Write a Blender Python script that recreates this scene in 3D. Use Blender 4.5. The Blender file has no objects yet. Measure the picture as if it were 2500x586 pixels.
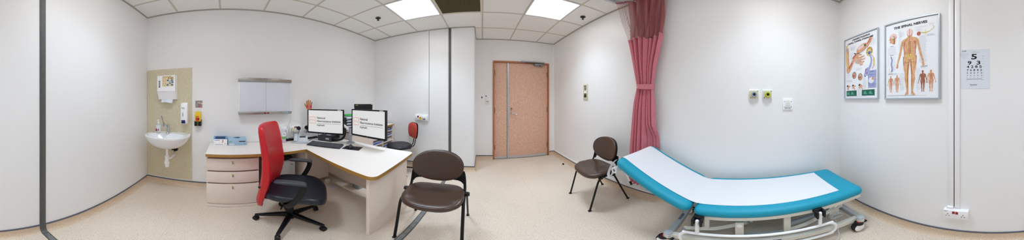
import bpy, bmesh, math, random
from mathutils import Vector, Matrix, Euler
random.seed(7)
C = bpy.context.scene.collection
PI = math.pi
R = math.radians
EYE = 1.325                      # height of the panorama camera
XW, YN, XE, YS, XB, YB, ZC = -1.174, 2.222, 3.5155, -1.6445, 2.863, 0.143, 2.722

# ---------------------------------------------------------------- camera, world, exposure
cam_d = bpy.data.cameras.new('camera'); cam = bpy.data.objects.new('camera', cam_d); C.objects.link(cam)
cam_d.type = 'PANO'
cam_d.panorama_type = 'EQUIRECTANGULAR'
try:
    cam_d.cycles.panorama_type = 'EQUIRECTANGULAR'
except Exception: pass
PXD = 360.0 / 2500.0             # degrees per pixel of the 360 degree panorama
LATMAX, LATMIN = 245.94 * PXD, -(586 - 245.94) * PXD
for holder in (cam_d, getattr(cam_d, 'cycles', None)):
    if holder is None: continue
    for k, v in (('latitude_min', R(LATMIN)), ('latitude_max', R(LATMAX)), ('longitude_min', -PI), ('longitude_max', PI)):
        try: setattr(holder, k, v)
        except Exception: pass
cam_d.clip_start = 0.02; cam_d.clip_end = 60
cam.location = (0, 0, EYE)
cam.rotation_euler = (R(90), 0, -R((1250 - 552.9) * PXD))
bpy.context.scene.camera = cam

sc = bpy.context.scene
world = bpy.data.worlds.new('world'); sc.world = world; world.use_nodes = True
world.node_tree.nodes['Background'].inputs[0].default_value = (0.8, 0.85, 0.9, 1)
world.node_tree.nodes['Background'].inputs[1].default_value = 0.3
sc.view_settings.view_transform = 'Standard'
sc.view_settings.look = 'None'
sc.view_settings.gamma = 1.0
sc.view_settings.use_curve_mapping = False
sc.view_settings.exposure = -1.22
LAMP_POWER = 24.0
LAMP_SPREAD = 108
DIFFUSER = 14.0
sc.cycles.diffuse_bounces = 8
sc.cycles.max_bounces = 12
sc.cycles.transparent_max_bounces = 24

# ---------------------------------------------------------------- materials
def srgb(r, g, b):
    def f(v):
        v /= 255.0
        return v / 12.92 if v <= 0.04045 else ((v + 0.055) / 1.055) ** 2.4
    return (f(r), f(g), f(b), 1)

def mat(name, rgb, rough=0.5, metal=0.0, noise=0.0, scale=20, bump=0.0, bscale=200, coat=0.0, emit=0.0, stretch=(1, 1, 1), rgb2=None, spec=0.5):
    m = bpy.data.materials.new(name); m.use_nodes = True
    nt = m.node_tree; N = nt.nodes; L = nt.links
    b = N['Principled BSDF']
    col = srgb(*rgb)
    b.inputs['Base Color'].default_value = col
    b.inputs['Roughness'].default_value = rough
    b.inputs['Metallic'].default_value = metal
    b.inputs['Specular IOR Level'].default_value = spec
    if coat: b.inputs['Coat Weight'].default_value = coat; b.inputs['Coat Roughness'].default_value = 0.15
    if emit:
        b.inputs['Emission Color'].default_value = col; b.inputs['Emission Strength'].default_value = emit
    tc = N.new('ShaderNodeTexCoord'); mp = N.new('ShaderNodeMapping')
    L.new(tc.outputs['Object'], mp.inputs[0]); mp.inputs['Scale'].default_value = stretch
    if noise or rgb2:
        nz = N.new('ShaderNodeTexNoise'); nz.inputs['Scale'].default_value = scale; nz.inputs['Detail'].default_value = 4
        L.new(mp.outputs[0], nz.inputs['Vector'])
        mx = N.new('ShaderNodeMix'); mx.data_type = 'RGBA'
        c2 = srgb(*rgb2) if rgb2 else tuple(v * (1 - noise) for v in col[:3]) + (1,)
        mx.inputs[6].default_value = col; mx.inputs[7].default_value = c2
        rp = N.new('ShaderNodeMapRange'); rp.inputs[1].default_value = 0.35; rp.inputs[2].default_value = 0.65
        L.new(nz.outputs['Fac'], rp.inputs[0]); L.new(rp.outputs[0], mx.inputs[0]); L.new(mx.outputs[2], b.inputs['Base Color'])
    if bump:
        nb = N.new('ShaderNodeTexNoise'); nb.inputs['Scale'].default_value = bscale; nb.inputs['Detail'].default_value = 3
        L.new(mp.outputs[0], nb.inputs['Vector'])
        bp = N.new('ShaderNodeBump'); bp.inputs['Strength'].default_value = bump; bp.inputs['Distance'].default_value = 0.002
        L.new(nb.outputs['Fac'], bp.inputs['Height']); L.new(bp.outputs[0], b.inputs['Normal'])
    return m

def floor_mat(name, tint=1.0, warm=False):
    m = bpy.data.materials.new(name); m.use_nodes = True
    nt = m.node_tree; N = nt.nodes; L = nt.links; b = N['Principled BSDF']
    b.inputs['Roughness'].default_value = 0.42
    tc = N.new('ShaderNodeTexCoord')
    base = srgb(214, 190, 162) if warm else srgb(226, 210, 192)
    def mix(fac, a, c):
        mx = N.new('ShaderNodeMix'); mx.data_type = 'RGBA'
        L.new(fac, mx.inputs[0])
        for i, v in ((6, a), (7, c)):
            if isinstance(v, tuple): mx.inputs[i].default_value = v
            else: L.new(v, mx.inputs[i])
        return mx.outputs[2]
    def ramp(src, lo, hi):
        r = N.new('ShaderNodeMapRange'); r.inputs[1].default_value = lo; r.inputs[2].default_value = hi
        L.new(src, r.inputs[0]); return r.outputs[0]
    def noise(scale, detail=2, w=0):
        n = N.new('ShaderNodeTexNoise'); n.inputs['Scale'].default_value = scale; n.inputs['Detail'].default_value = detail
        n.noise_dimensions = '4D'; n.inputs['W'].default_value = w
        L.new(tc.outputs['Object'], n.inputs['Vector']); return n.outputs['Fac']
    c = mix(ramp(noise(2.2, 3, 1), .35, .65), base, tuple(v * .93 for v in base[:3]) + (1,))
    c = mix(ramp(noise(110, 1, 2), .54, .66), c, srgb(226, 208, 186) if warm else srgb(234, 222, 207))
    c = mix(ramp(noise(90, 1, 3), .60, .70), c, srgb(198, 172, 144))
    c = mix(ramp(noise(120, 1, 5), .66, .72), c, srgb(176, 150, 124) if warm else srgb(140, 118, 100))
    L.new(c, b.inputs['Base Color'])
    return m

def door_mat():
    m = bpy.data.materials.new('door laminate'); m.use_nodes = True
    nt = m.node_tree; N = nt.nodes; L = nt.links; b = N['Principled BSDF']; b.inputs['Roughness'].default_value = 0.45
    tc = N.new('ShaderNodeTexCoord')
    w = N.new('ShaderNodeTexNoise'); w.inputs['Scale'].default_value = 34; w.inputs['Detail'].default_value = 6; w.inputs['Distortion'].default_value = 1.0
    mp = N.new('ShaderNodeMapping'); mp.inputs['Rotation'].default_value = (R(35), 0, 0); mp.inputs['Scale'].default_value = (1, 1, 0.7)
    L.new(tc.outputs['Object'], mp.inputs[0]); L.new(mp.outputs[0], w.inputs['Vector'])
    cr = N.new('ShaderNodeValToRGB'); L.new(w.outputs['Fac'], cr.inputs[0])
    cr.color_ramp.elements[0].position = 0.36; cr.color_ramp.elements[0].color = srgb(216, 170, 146)
    cr.color_ramp.elements[1].position = 0.64; cr.color_ramp.elements[1].color = srgb(230, 190, 166)
    L.new(cr.outputs[0], b.inputs['Base Color'])
    return m

def net_mat(name, lo, hi):
    m = bpy.data.materials.new(name); m.use_nodes = True
    nt = m.node_tree; N = nt.nodes; L = nt.links; b = N['Principled BSDF']
    b.inputs['Base Color'].default_value = srgb(176, 98, 100); b.inputs['Roughness'].default_value = 0.8
    tc = N.new('ShaderNodeTexCoord'); wv = N.new('ShaderNodeTexWave'); wv.bands_direction = 'X'
    wv.inputs['Scale'].default_value = 34; wv.inputs['Distortion'].default_value = .25; wv.inputs['Detail'].default_value = 1
    L.new(tc.outputs['Object'], wv.inputs['Vector'])
    mr = N.new('ShaderNodeMapRange'); mr.inputs[1].default_value = .85; mr.inputs[2].default_value = 1.0; mr.inputs[3].default_value = lo; mr.inputs[4].default_value = hi
    L.new(wv.outputs['Fac'], mr.inputs[0]); L.new(mr.outputs[0], b.inputs['Alpha'])
    return m

def glass_mat(name, rgb, alpha=0.35):
    m = mat(name, rgb, 0.08); m.node_tree.nodes['Principled BSDF'].inputs['Alpha'].default_value = alpha
    return m

def two_tone_text_mat(name, rgb): return mat(name, rgb, 0.6)

M = {
 'wall': mat('painted wall', (243, 242, 241), 0.55, noise=0.02, scale=1.5, bump=0.08, bscale=300),
 'wallpanel': mat('wall panel', (244, 244, 244), 0.4, noise=0.02, scale=1.2),
 'floor': floor_mat('speckled vinyl'), 'cove': floor_mat('shaded coved vinyl', warm=True),  # cove browner than the floor: vinyl colour with corner shading painted in
 'cap': mat('grey capping strip', (88, 94, 108), 0.4),
 'tile': mat('ceiling tile', (250, 248, 245), 0.85, noise=0.08, scale=160, bump=0.6, bscale=160),
 'tbar': mat('ceiling grid bar', (205, 200, 186), 0.5),
 'angle': mat('ceiling angle', (184, 180, 168), 0.5),
 'joint': mat('dark expansion joint', (92, 95, 90), 0.5, noise=0.15, scale=30),
 'jmetal': mat('worn joint cover', (142, 143, 140), 0.38, 0.35, noise=0.3, scale=18),
 'lamp': mat('lamp diffuser', (255, 255, 255), 0.4, emit=DIFFUSER),
 'lampframe': mat('lamp frame', (214, 216, 218), 0.4),
 'vent': mat('vent louvre', (112, 104, 74), 0.6), 'ventdark': mat('vent interior', (46, 41, 26), 0.9),
 'ventframe': mat('vent frame', (222, 212, 188), 0.5),
 'steel': mat('brushed steel', (176, 172, 166), 0.28, 0.9, noise=0.15, scale=40, stretch=(1, 1, 30)),
 'alu': mat('aluminium', (198, 202, 206), 0.35, 0.6),
 'hinge': mat('aged hinge metal', (132, 114, 92), 0.4, 0.5), 'closer': mat('grey closer paint', (140, 144, 150), 0.4, 0.3),
 'chrome': mat('chrome', (200, 202, 206), 0.12, 1.0),
 'darkmetal': mat('dark metal', (66, 64, 62), 0.35, 0.7),
 'white': mat('white plastic', (250, 250, 252), 0.35), 'whitegloss': mat('white ceramic', (244, 245, 247), 0.12, coat=0.6),
 'offwhite': mat('ivory plastic', (232, 231, 224), 0.4), 'cream': mat('cream plastic', (214, 208, 172), 0.45),
 'black': mat('black plastic', (15, 15, 18), 0.45, spec=0.35), 'blackmetal': mat('black painted steel', (10, 11, 14), 0.4, spec=0.3),
 'blackvinyl': mat('black vinyl', (22, 26, 38), 0.34, bump=0.15, bscale=400),
 'greyplastic': mat('dark grey plastic', (52, 55, 62), 0.5),
 'rubber': mat('black rubber', (18, 18, 19), 0.7),
 'redvinyl': mat('red leather', (196, 14, 28), 0.4, bump=0.2, bscale=300),
 'redfabric': mat('faded red vinyl', (214, 74, 58), 0.55, noise=0.08, scale=8),
 'brown': mat('brown vinyl', (76, 56, 46), 0.27, bump=0.12, bscale=500),
 'teal': mat('teal vinyl', (0, 154, 184), 0.5, bump=0.25, bscale=600, noise=0.05, scale=60),
 'paper': mat('white paper', (226, 231, 240), 0.8), 'tissue': mat('paper roll', (238, 240, 246), 0.85),
 'bedframe': mat('ivory painted steel', (224, 222, 212), 0.4), 'bedgrey': mat('light grey steel', (184, 190, 194), 0.4),
 'bedwhite': mat('white tube', (246, 247, 248), 0.3),
 'desktop': mat('cream laminate', (240, 233, 226), 0.38, noise=0.03, scale=60, stretch=(1, 12, 1)),
 'desk': mat('pale laminate', (238, 224, 212), 0.45, noise=0.04, scale=60, stretch=(12, 1, 1)),
 'deskdark': mat('drawer gap brown', (128, 100, 80), 0.6),
 'edge': mat('wood edging', (176, 132, 62), 0.45, noise=0.1, scale=20, stretch=(1, 1, 8)),
 'frame': mat('door frame wood', (184, 120, 82), 0.45, noise=0.12, scale=25, stretch=(4, 4, .3)),
 'door': door_mat(),
 'splash': mat('beige splashback', (220, 209, 180), 0.5, rgb2=(208, 197, 168), scale=70, bump=0.1, bscale=200),
 'curtain': mat('rose curtain fabric', (216, 128, 142), 0.85, noise=0.14, scale=50, stretch=(1, 1, 2.5), bump=0.3, bscale=180),
 'hem': mat('dark rose hem', (160, 76, 88), 0.85), 'net': net_mat('curtain netting', .22, .7), 'netfold': net_mat('gathered curtain netting', .62, .95), 'sheet': mat('couch paper', (224, 226, 230), 0.85),
 'screen': mat('screen white', (150, 150, 150), 0.3, emit=4.2),
 'ink': mat('black ink', (18, 18, 20), 0.6), 'greyink': mat('grey ink', (128, 132, 138), 0.7), 'paleink': mat('pale ink', (196, 200, 208), 0.7),
 'orange': mat('orange print', (240, 128, 48), 0.5, emit=0.6),
 'poster': mat('poster paper', (242, 243, 246), 0.4), 'skin': mat('printed skin tone', (228, 178, 140), 0.6, rgb2=(210, 148, 112), scale=38),
 'skin2': mat('printed brown skin tone', (180, 120, 88), 0.6, rgb2=(150, 92, 66), scale=60), 'skinred': mat('printed muscle red', (190, 92, 76), 0.6),
 'pink': mat('printed pale pink', (236, 206, 196), 0.6),
 'yellow': mat('yellow print', (222, 204, 96), 0.6), 'sand': mat('printed sand tone', (224, 196, 120), 0.6),
 'lilac': mat('printed lilac', (178, 180, 214), 0.6, rgb2=(146, 152, 200), scale=50), 'blueprint': mat('printed blue', (74, 108, 170), 0.6),
 'green': mat('printed green', (16, 96, 76), 0.6), 'palegreen': mat('printed pale green', (80, 160, 130), 0.6),
 'darkprint': mat('printed dark', (60, 60, 66), 0.6),
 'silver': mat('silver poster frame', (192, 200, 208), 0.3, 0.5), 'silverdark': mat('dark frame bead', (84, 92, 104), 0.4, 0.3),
 'view': mat('viewer glass', (222, 226, 236), 0.25),
 'redswitch': mat('red switch', (150, 12, 22), 0.35), 'yellowbox': mat('yellow plastic', (238, 196, 20), 0.45),
 'redlabel': mat('red label', (214, 48, 34), 0.5), 'yellowlabel': mat('yellow green sticker', (206, 214, 40), 0.5),
 'navy': mat('navy plastic', (30, 34, 92), 0.35), 'lime': mat('lime plastic', (186, 200, 40), 0.4), 'bluegrey': mat('blue grey plastic', (150, 168, 190), 0.3),
 'greenlid': mat('green lid', (40, 180, 62), 0.45), 'pinkliquid': mat('pink liquid', (240, 170, 204), 0.15), 'clear': glass_mat('clear plastic', (226, 234, 240), 0.45), 'tape': glass_mat('clear tape', (250, 250, 252), 0.14),
 'labelgreen': mat('green bottle label', (120, 184, 110), 0.5), 'magenta': mat('magenta print', (170, 40, 96), 0.5), 'teallabel': mat('pale label', (232, 236, 238), 0.5),
 'glove': mat('light blue card', (166, 196, 220), 0.6), 'gloveblue': mat('blue card', (90, 160, 210), 0.6), 'darkblue': mat('dark blue film', (24, 50, 88), 0.5),
 'phone': mat('pale grey plastic', (206, 212, 220), 0.4), 'key': mat('key grey', (70, 72, 78), 0.45),
 'handorange': mat('orange card', (226, 140, 74), 0.6), 'handdark': mat('dark brown ink', (110, 72, 44), 0.6), 'handred': mat('crimson card', (190, 30, 60), 0.6), 'handpink': mat('pink lettering', (240, 170, 190), 0.6),
 'bin': mat('grey bin plastic', (150, 160, 166), 0.4), 'printer': mat('light grey printer', (214, 216, 218), 0.45),
 'bluefile': mat('blue paper', (88, 118, 196), 0.6), 'olivefile': mat('olive paper', (170, 176, 110), 0.6), 'greyarm': mat('silver grey arm', (176, 180, 188), 0.35, 0.4),
 'stickerpaper': mat('cream sticker', (238, 220, 168), 0.5), 'magnet': mat('light blue sticker', (150, 196, 214), 0.5), 'photo': mat('grey photo print', (150, 140, 140), 0.5), 'dirtyred': mat('red cross print', (200, 40, 60), 0.5),
}

# ---------------------------------------------------------------- mesh builder
def catmull(P, n=8, closed=False):
    P = [Vector(p) for p in P]
    if len(P) < 3: return P
    out = []; m = len(P)
    rng = range(m) if closed else range(m - 1)
    for i in rng:
        if closed: p0, p1, p2, p3 = P[(i-1) % m], P[i], P[(i+1) % m], P[(i+2) % m]
        else: p0, p1, p2, p3 = P[max(i-1, 0)], P[i], P[i+1], P[min(i+2, m-1)]
        for k in range(n):
            t = k / n
            out.append(0.5 * ((2*p1) + (-p0+p2)*t + (2*p0-5*p1+4*p2-p3)*t*t + (-p0+3*p1-3*p2+p3)*t*t*t))
    if not closed: out.append(P[-1])
    return out

class MB:
    def __init__(self): self.bm = bmesh.new(); self.mats = []; self.k = 0; self.eps = 0
    def m(self, name):
        mm = M[name]
        if mm not in self.mats: self.mats.append(mm)
        self.k = self.mats.index(mm); return self
    def _faces(self, before):
        for f in self.bm.faces:
            if f.index == -1 or f not in before: f.material_index = self.k
    def face(self, vs):
        try:
            f = self.bm.faces.new(vs); f.material_index = self.k; return f
        except ValueError: return None
    def box(self, c, s, bev=0.0, rot=None, seg=2):
        mtx = Matrix.Translation(c) @ (Euler(rot).to_matrix().to_4x4() if rot else Matrix.Identity(4))
        hx, hy, hz = s[0]/2, s[1]/2, s[2]/2
        t = bmesh.new()
        vs = [t.verts.new((x*hx, y*hy, z*hz)) for x in (-1, 1) for y in (-1, 1) for z in (-1, 1)]
        for q in ((0,1,3,2), (4,6,7,5), (0,4,5,1), (2,3,7,6), (0,2,6,4), (1,5,7,3)): t.faces.new([vs[i] for i in q])
        bev = min(bev, min(s) * 0.49)
        if bev > 0: bmesh.ops.bevel(t, geom=list(t.edges), offset=bev, segments=seg, profile=0.5, affect='EDGES')
        return self.take(t, mtx)
    def take(self, t, mtx=Matrix.Identity(4)):
        mp = {}
        for v in t.verts: mp[v] = self.bm.verts.new(mtx @ v.co)
        for f in t.faces: self.face([mp[v] for v in f.verts])
        t.free(); return self
    def bx(self, x0, x1, y0, y1, z0, z1, bev=0.0):
        return self.box(((x0+x1)/2, (y0+y1)/2, (z0+z1)/2), (abs(x1-x0), abs(y1-y0), abs(z1-z0)), bev)
    def loft(self, rings, cap=True, closed=True):
        rv = [[self.bm.verts.new(p) for p in r] for r in rings]
        n = len(rv[0])
        for a, b in zip(rv, rv[1:]):
            for i in range(n if closed else n-1):
                j = (i+1) % n; self.face([a[i], a[j], b[j], b[i]])
        if cap and closed: self.face(rv[0][::-1]); self.face(rv[-1])
        return self
    def tube(self, P, r, seg=10, smooth=0, closed=False, flat=None, cap=True):
        P = catmull(P, smooth, closed) if smooth else [Vector(p) for p in P]
        n = len(P); rings = []; up = None
        for i, p in enumerate(P):
            if closed: t = P[(i+1) % n] - P[i-1]
            else: t = P[min(i+1, n-1)] - P[max(i-1, 0)]
            t.normalize()
            if up is None:
                up = Vector((0, 0, 1)) if abs(t.z) < .9 else Vector((0, 1, 0))
            u = (up - t * up.dot(t))
            if u.length < 1e-5: u = t.orthogonal()
            u.normalize(); up = u; w = t.cross(u)
            rr = r[i * (len(r)-1) // max(n-1, 1)] if isinstance(r, (list, tuple)) else r
            ru, rw = (rr, rr) if flat is None else (rr, rr*flat)
            rings.append([p + u*math.cos(a)*ru + w*math.sin(a)*rw for a in (2*PI*k/seg for k in range(seg))])
        if closed: rings.append(rings[0])
        return self.loft(rings, cap=cap and not closed)
    def cyl(self, p0, p1, r0, r1=None, seg=20):
        r1 = r0 if r1 is None else r1
        p0, p1 = Vector(p0), Vector(p1); t = (p1-p0).normalized(); u = t.orthogonal().normalized(); w = t.cross(u)
        ring = lambda p, r: [p + u*math.cos(2*PI*k/seg)*r + w*math.sin(2*PI*k/seg)*r for k in range(seg)]
        return self.loft([ring(p0, r0), ring(p1, r1)])
    def lathe(self, prof, o=(0,0,0), axis='z', seg=24, sx=1, sy=1):
        rings = []
        for r, h in prof:
            ring = []
            for k in range(seg):
                a = 2*PI*k/seg; c, s = math.cos(a)*max(r, 1e-4)*sx, math.sin(a)*max(r, 1e-4)*sy
                v = {'z': (c, s, h), 'y': (c, h, s), 'x': (h, c, s)}[axis]
                ring.append((o[0]+v[0], o[1]+v[1], o[2]+v[2]))
            rings.append(ring)
        return self.loft(rings)
    def prism(self, pts, z0, z1, bev=0, plane='xy', side=None):
        t = bmesh.new()
        f3 = {'xy': lambda a, b, c: (a, b, c), 'xz': lambda a, b, c: (a, c, b), 'yz': lambda a, b, c: (c, a, b)}[plane]
        A = [t.verts.new(f3(x, y, z0)) for x, y in pts]; B = [t.verts.new(f3(x, y, z1)) for x, y in pts]
        n = len(pts); t.faces.new(A[::-1]); t.faces.new(B)
        sf = [t.faces.new([A[i], A[(i+1) % n], B[(i+1) % n], B[i]]) for i in range(n)]
        bmesh.ops.recalc_face_normals(t, faces=list(t.faces))
        if bev: bmesh.ops.bevel(t, geom=[e for e in t.edges if any(len(f.verts) > 4 for f in e.link_faces)], offset=bev, segments=2, profile=.5, affect='EDGES')
        if side:
            keep = self.k; self.m(side); sk = self.k; self.k = keep
            mp = {v: self.bm.verts.new(v.co) for v in t.verts}
            for f in t.faces:
                k2 = self.k; self.k = sk if f.calc_area() and abs(f.normal.z) < .5 else k2
                self.face([mp[v] for v in f.verts]); self.k = k2
            t.free(); return self
        return self.take(t)
    # flat print on a wall-type frame (x right, z up, viewer on -y)
    def poly(self, pts, y=0.0):
        self.eps += 1; yy = y - 0.00002*(self.eps % 40)
        vs = [self.bm.verts.new((x, yy, z)) for x, z in pts]; self.face(vs); return self
    def rect(self, x0, x1, z0, z1, y=0.0): return self.poly([(x0, z0), (x1, z0), (x1, z1), (x0, z1)], y)
    def ell(self, x, z, rx, rz, y=0.0, rot=0, n=20):
        c, s = math.cos(rot), math.sin(rot)
        return self.poly([(x + c*rx*math.cos(a) - s*rz*math.sin(a), z + s*rx*math.cos(a) + c*rz*math.sin(a)) for a in (2*PI*k/n for k in range(n))], y)
    def line(self, P, w, y=0.0, w1=None, smooth=0):
        if smooth: P = [(v.x, v.z) for v in catmull([(a, 0, b) for a, b in P], smooth)]
        w1 = w if w1 is None else w1; n = len(P); self.eps += 1; yy = y - 0.00002*(self.eps % 40)
        Lf, Rt = [], []
        for i, p in enumerate(P):
            a, b = P[max(i-1, 0)], P[min(i+1, n-1)]
            dx, dz = b[0]-a[0], b[1]-a[1]; l = math.hypot(dx, dz) or 1; ww = (w + (w1-w)*i/max(n-1, 1))/2
            Lf.append(self.bm.verts.new((p[0]-dz/l*ww, yy, p[1]+dx/l*ww))); Rt.append(self.bm.verts.new((p[0]+dz/l*ww, yy, p[1]-dx/l*ww)))
        for i in range(n-1): self.face([Lf[i], Rt[i], Rt[i+1], Lf[i+1]])
        return self
    def text(self, s, x, z, h, y=0.0, align='LEFT', bold=0.0, width=None, mtx=None, shear=0.0, wide=1.0):
        me = text_mesh(s, align, bold, shear)
        xs = [v.co.x for v in me.vertices] or [0]
        sx = h / 0.69 * wide; sz = h / 0.69
        if width: sx = width / max(max(xs) - min(xs), 1e-6)
        mp = []
        for v in me.vertices:
            p = Vector((x + v.co.x*sx, y, z + v.co.y*sz)) if mtx is None else mtx @ Vector((x + v.co.x*sx, z + v.co.y*sz, 0))
            mp.append(self.bm.verts.new(p))
        for p in me.polygons: self.face([mp[i] for i in p.vertices])
        return self
    def grid(self, fn, nu, nv):
        V = [[self.bm.verts.new(fn(i/nu, j/nv)) for j in range(nv+1)] for i in range(nu+1)]
        for i in range(nu):
            for j in range(nv): self.face([V[i][j], V[i+1][j], V[i+1][j+1], V[i][j+1]])
        return self
    def build(self, name, parent=None, smooth=True, fix=True, **tags):
        if fix: bmesh.ops.recalc_face_normals(self.bm, faces=list(self.bm.faces))
        me = bpy.data.meshes.new(name); self.bm.to_mesh(me); self.bm.free()
        for mm in self.mats: me.materials.append(mm)
        o = bpy.data.objects.new(name, me); C.objects.link(o)
        if smooth:
            me.polygons.foreach_set('use_smooth', [True]*len(me.polygons))
            try: me.set_sharp_from_angle(angle=R(38))
            except Exception: pass
        if parent is not None: o.parent = parent
        for k, v in tags.items(): o[k] = v
        return o

_tc = {}
def text_mesh(s, align, bold, shear=0.0):
    key = (s, align, bold, shear)
    if key not in _tc:
        cu = bpy.data.curves.new('lettering', 'FONT'); cu.body = s; cu.align_x = align; cu.offset = bold; cu.resolution_u = 2; cu.shear = shear
        ob = bpy.data.objects.new('lettering', cu); C.objects.link(ob)
        dg = bpy.context.evaluated_depsgraph_get()
        _tc[key] = bpy.data.meshes.new_from_object(ob.evaluated_get(dg))
        bpy.data.objects.remove(ob); bpy.data.curves.remove(cu)
    return _tc[key]

def B(*mats):
    b = MB()
    for n in mats[::-1]: pass
    if mats: b.m(mats[0])
    return b

def thing(name, label, cat, loc=(0, 0, 0), rz=0.0, group=None):
    o = bpy.data.objects.new(name, None); C.objects.link(o); o.empty_display_size = 0.1
    o.location = loc; o.rotation_euler = (0, 0, rz); o['label'] = label; o['category'] = cat
    if group: o['group'] = group
    return o

def on_wall(side, name, label, cat, along, z, group=None):
    loc, rz = {'N': ((along, YN, z), 0), 'E': ((XE, along, z), -PI/2), 'P': ((XB, along, z), -PI/2), 'S': ((along, YS, z), PI), 'W': ((XW, along, z), PI/2)}[side]
    return thing(name, label, cat, loc, rz, group)

def dup(o, loc=None, rz=None, label=None, name=None):
    def rec(s, par):
        c = s.copy(); C.objects.link(c)
        if par is not None: c.parent = par
        for ch in s.children: rec(ch, c)
        return c
    c = rec(o, None)
    if loc is not None: c.location = loc
    if rz is not None: c.rotation_euler = (0, 0, rz)
    if label: c['label'] = label
    return c

def struct(mb, name, **kw):
    return mb.build(name, kind='structure', **kw)
def P(mb, name, parent, **kw): return mb.build(name, parent, **kw)

# ---------------------------------------------------------------- room shell
T = 0.12
struct(B('floor').bx(XW-T, XE+T, YS-T, YN+T, -0.1, 0), 'floor', smooth=False)
struct(B('wall').bx(XW-T, XB, YN, YN+T, 0, ZC+.1), 'wall_north', smooth=False)
struct(B('wallpanel').bx(XB, XE+T, YB, YN+T, 0, ZC+.1), 'wall_front', smooth=False)
struct(B('wall').bx(XE, XE+T, YS-T, -1.517+.0, 0, ZC+.1).bx(XE, XE+T, -.222, YB, 0, ZC+.1).bx(XE, XE+T, -1.517, -.222, 2.208, ZC+.1), 'wall_east', smooth=False)
struct(B('wallpanel').bx(XW-T, XE, YS-T, YS, 0, ZC+.1), 'wall_south', smooth=False)
struct(B('wallpanel').bx(XW-T, XW, YS, YN, 0, ZC+.1), 'wall_west', smooth=False)

# ceiling tiles, one mesh; the cells of lamps and vent are left open
GX = [XW] + [round(-.683+.6*i, 4) for i in range(7)] + [XE]
GY = [YS, -1.2, -.6, 0.0, .6, 1.2, 1.8, YN]
LAMPS = [(1.717, .6), (1.717, -1.2), (-.683, .6), (-.683, -1.2)]
VENT = (1.717, 0.0)
mb = B('tile')
for i in range(len(GX)-1):
    for j in range(len(GY)-1):
        if (GX[i], GY[j]) in LAMPS or (GX[i], GY[j]) == VENT: continue
        mb.bx(GX[i]+.001, GX[i+1]-.001, GY[j]+.001, GY[j+1]-.001, ZC+.004, ZC+.02)
mb.bx(XW-T, XE+T, YS-T, YN+T, ZC+.12, ZC+.14)
struct(mb, 'ceiling', smooth=False)
mb = B('tbar')
for x in GX[1:-1]: mb.bx(x-.012, x+.012, YS, YN if x < XB else YB, ZC, ZC+.003)
for y in GY[1:-1]: mb.bx(XW, XB if y > YB else XE, y-.012, y+.012, ZC+.0003, ZC+.0033)
struct(mb, 'trim_1', smooth=False)

ROOM = [('north', (XW, YN), (XB, YN)), ('front', (XB, YN), (XB, YB)), ('side', (XB, YB), (XE, YB)), ('east', (XE, YB), (XE, YS)), ('south', (XE, YS), (XW, YS)), ('west', (XW, YS), (XW, YN))]
def inward(a, b):
    d = Vector((b[0]-a[0], b[1]-a[1])).normalized(); return Vector((d.y, -d.x))
NRM = [inward(a, b) for _, a, b in ROOM]
def sweep(prof, a, b, na, nb, self_n):
    # na / nb: offset directions at the two ends
    r = []
    for p, n in ((a, na), (b, nb)):
        r.append([(p[0]+n.x*d, p[1]+n.y*d, z) for d, z in prof])
    return r
cove = [(0, 0), (.042, 0.0), (.042, .0006), (.032, .004), (.021, .012), (.012, .024), (.006, .040), (.005, .088), (0, .088)]
capp = [(0, .088), (.008, .088), (.009, .094), (.008, .104), (0, .104)]
angl = [(0, ZC-.013), (.003, ZC-.013), (.003, ZC-.002), (.016, ZC-.002), (.016, ZC+.003), (0, ZC+.003)]
mang = B('angle')
for i, (nm, a, b) in enumerate(ROOM):
    na, nb = NRM[i-1] + NRM[i], NRM[i] + NRM[(i+1) % len(ROOM)]
    segs = [(a, b, na, nb)]
    if nm == 'east': segs = [(a, (XE, -.222), na, NRM[i]), ((XE, -1.517), b, NRM[i], nb)]
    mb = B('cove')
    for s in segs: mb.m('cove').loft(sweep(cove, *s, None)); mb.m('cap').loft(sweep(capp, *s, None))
    if nm in ('north', 'east', 'south', 'west'): nm2 = nm
    else: nm2 = nm
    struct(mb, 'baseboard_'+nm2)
    mang.loft(sweep(angl, a, b, na, nb, None))
struct(mang, 'trim_2')
# vinyl floor weld seams
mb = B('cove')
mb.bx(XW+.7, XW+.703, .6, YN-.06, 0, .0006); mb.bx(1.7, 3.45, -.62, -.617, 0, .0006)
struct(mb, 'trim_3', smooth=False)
# expansion joint: wall, floor, wall
mb = B('joint').prism([(XW, .532), (XB, .552), (XB, .608), (XW, .588)], 0, .003)
mb.m('jmetal').prism([(XW+.03, .542), (XB-.02, .562), (XB-.02, .598), (XW+.03, .578)], 0.0, .005)
mb.m('joint').bx(XW, XW+.006, .530, .582, .0, ZC); mb.loft([[(XW+a, .531, z), (XW+a, .584, z), (XW+a+.004, .584, z+.004), (XW+a+.004, .531, z+.004)] for a, z in ((.004, .10), (.007, .04), (.014, .024), (.024, .012), (.036, .004), (.06, .001))])
mb.m('joint').bx(XW, XW+.009, .5405, .5545, .09, ZC)
mb.m('joint').bx(XB-.006, XB, .556, .604, 0, ZC)
struct(mb, 'trim_4', smooth=False)
# thin white skirting trunk along the south wall, corner trims
mb = B('white').bx(XE, .2, YS, YS+.012, .108, .136, .002)
mb.m('white').bx(XE-.012, XE, YS, YS+.02, .1, ZC).bx(XB-.02, XB, YB, YB+.0005, .1, ZC)
struct(mb, 'trim_5')

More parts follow.
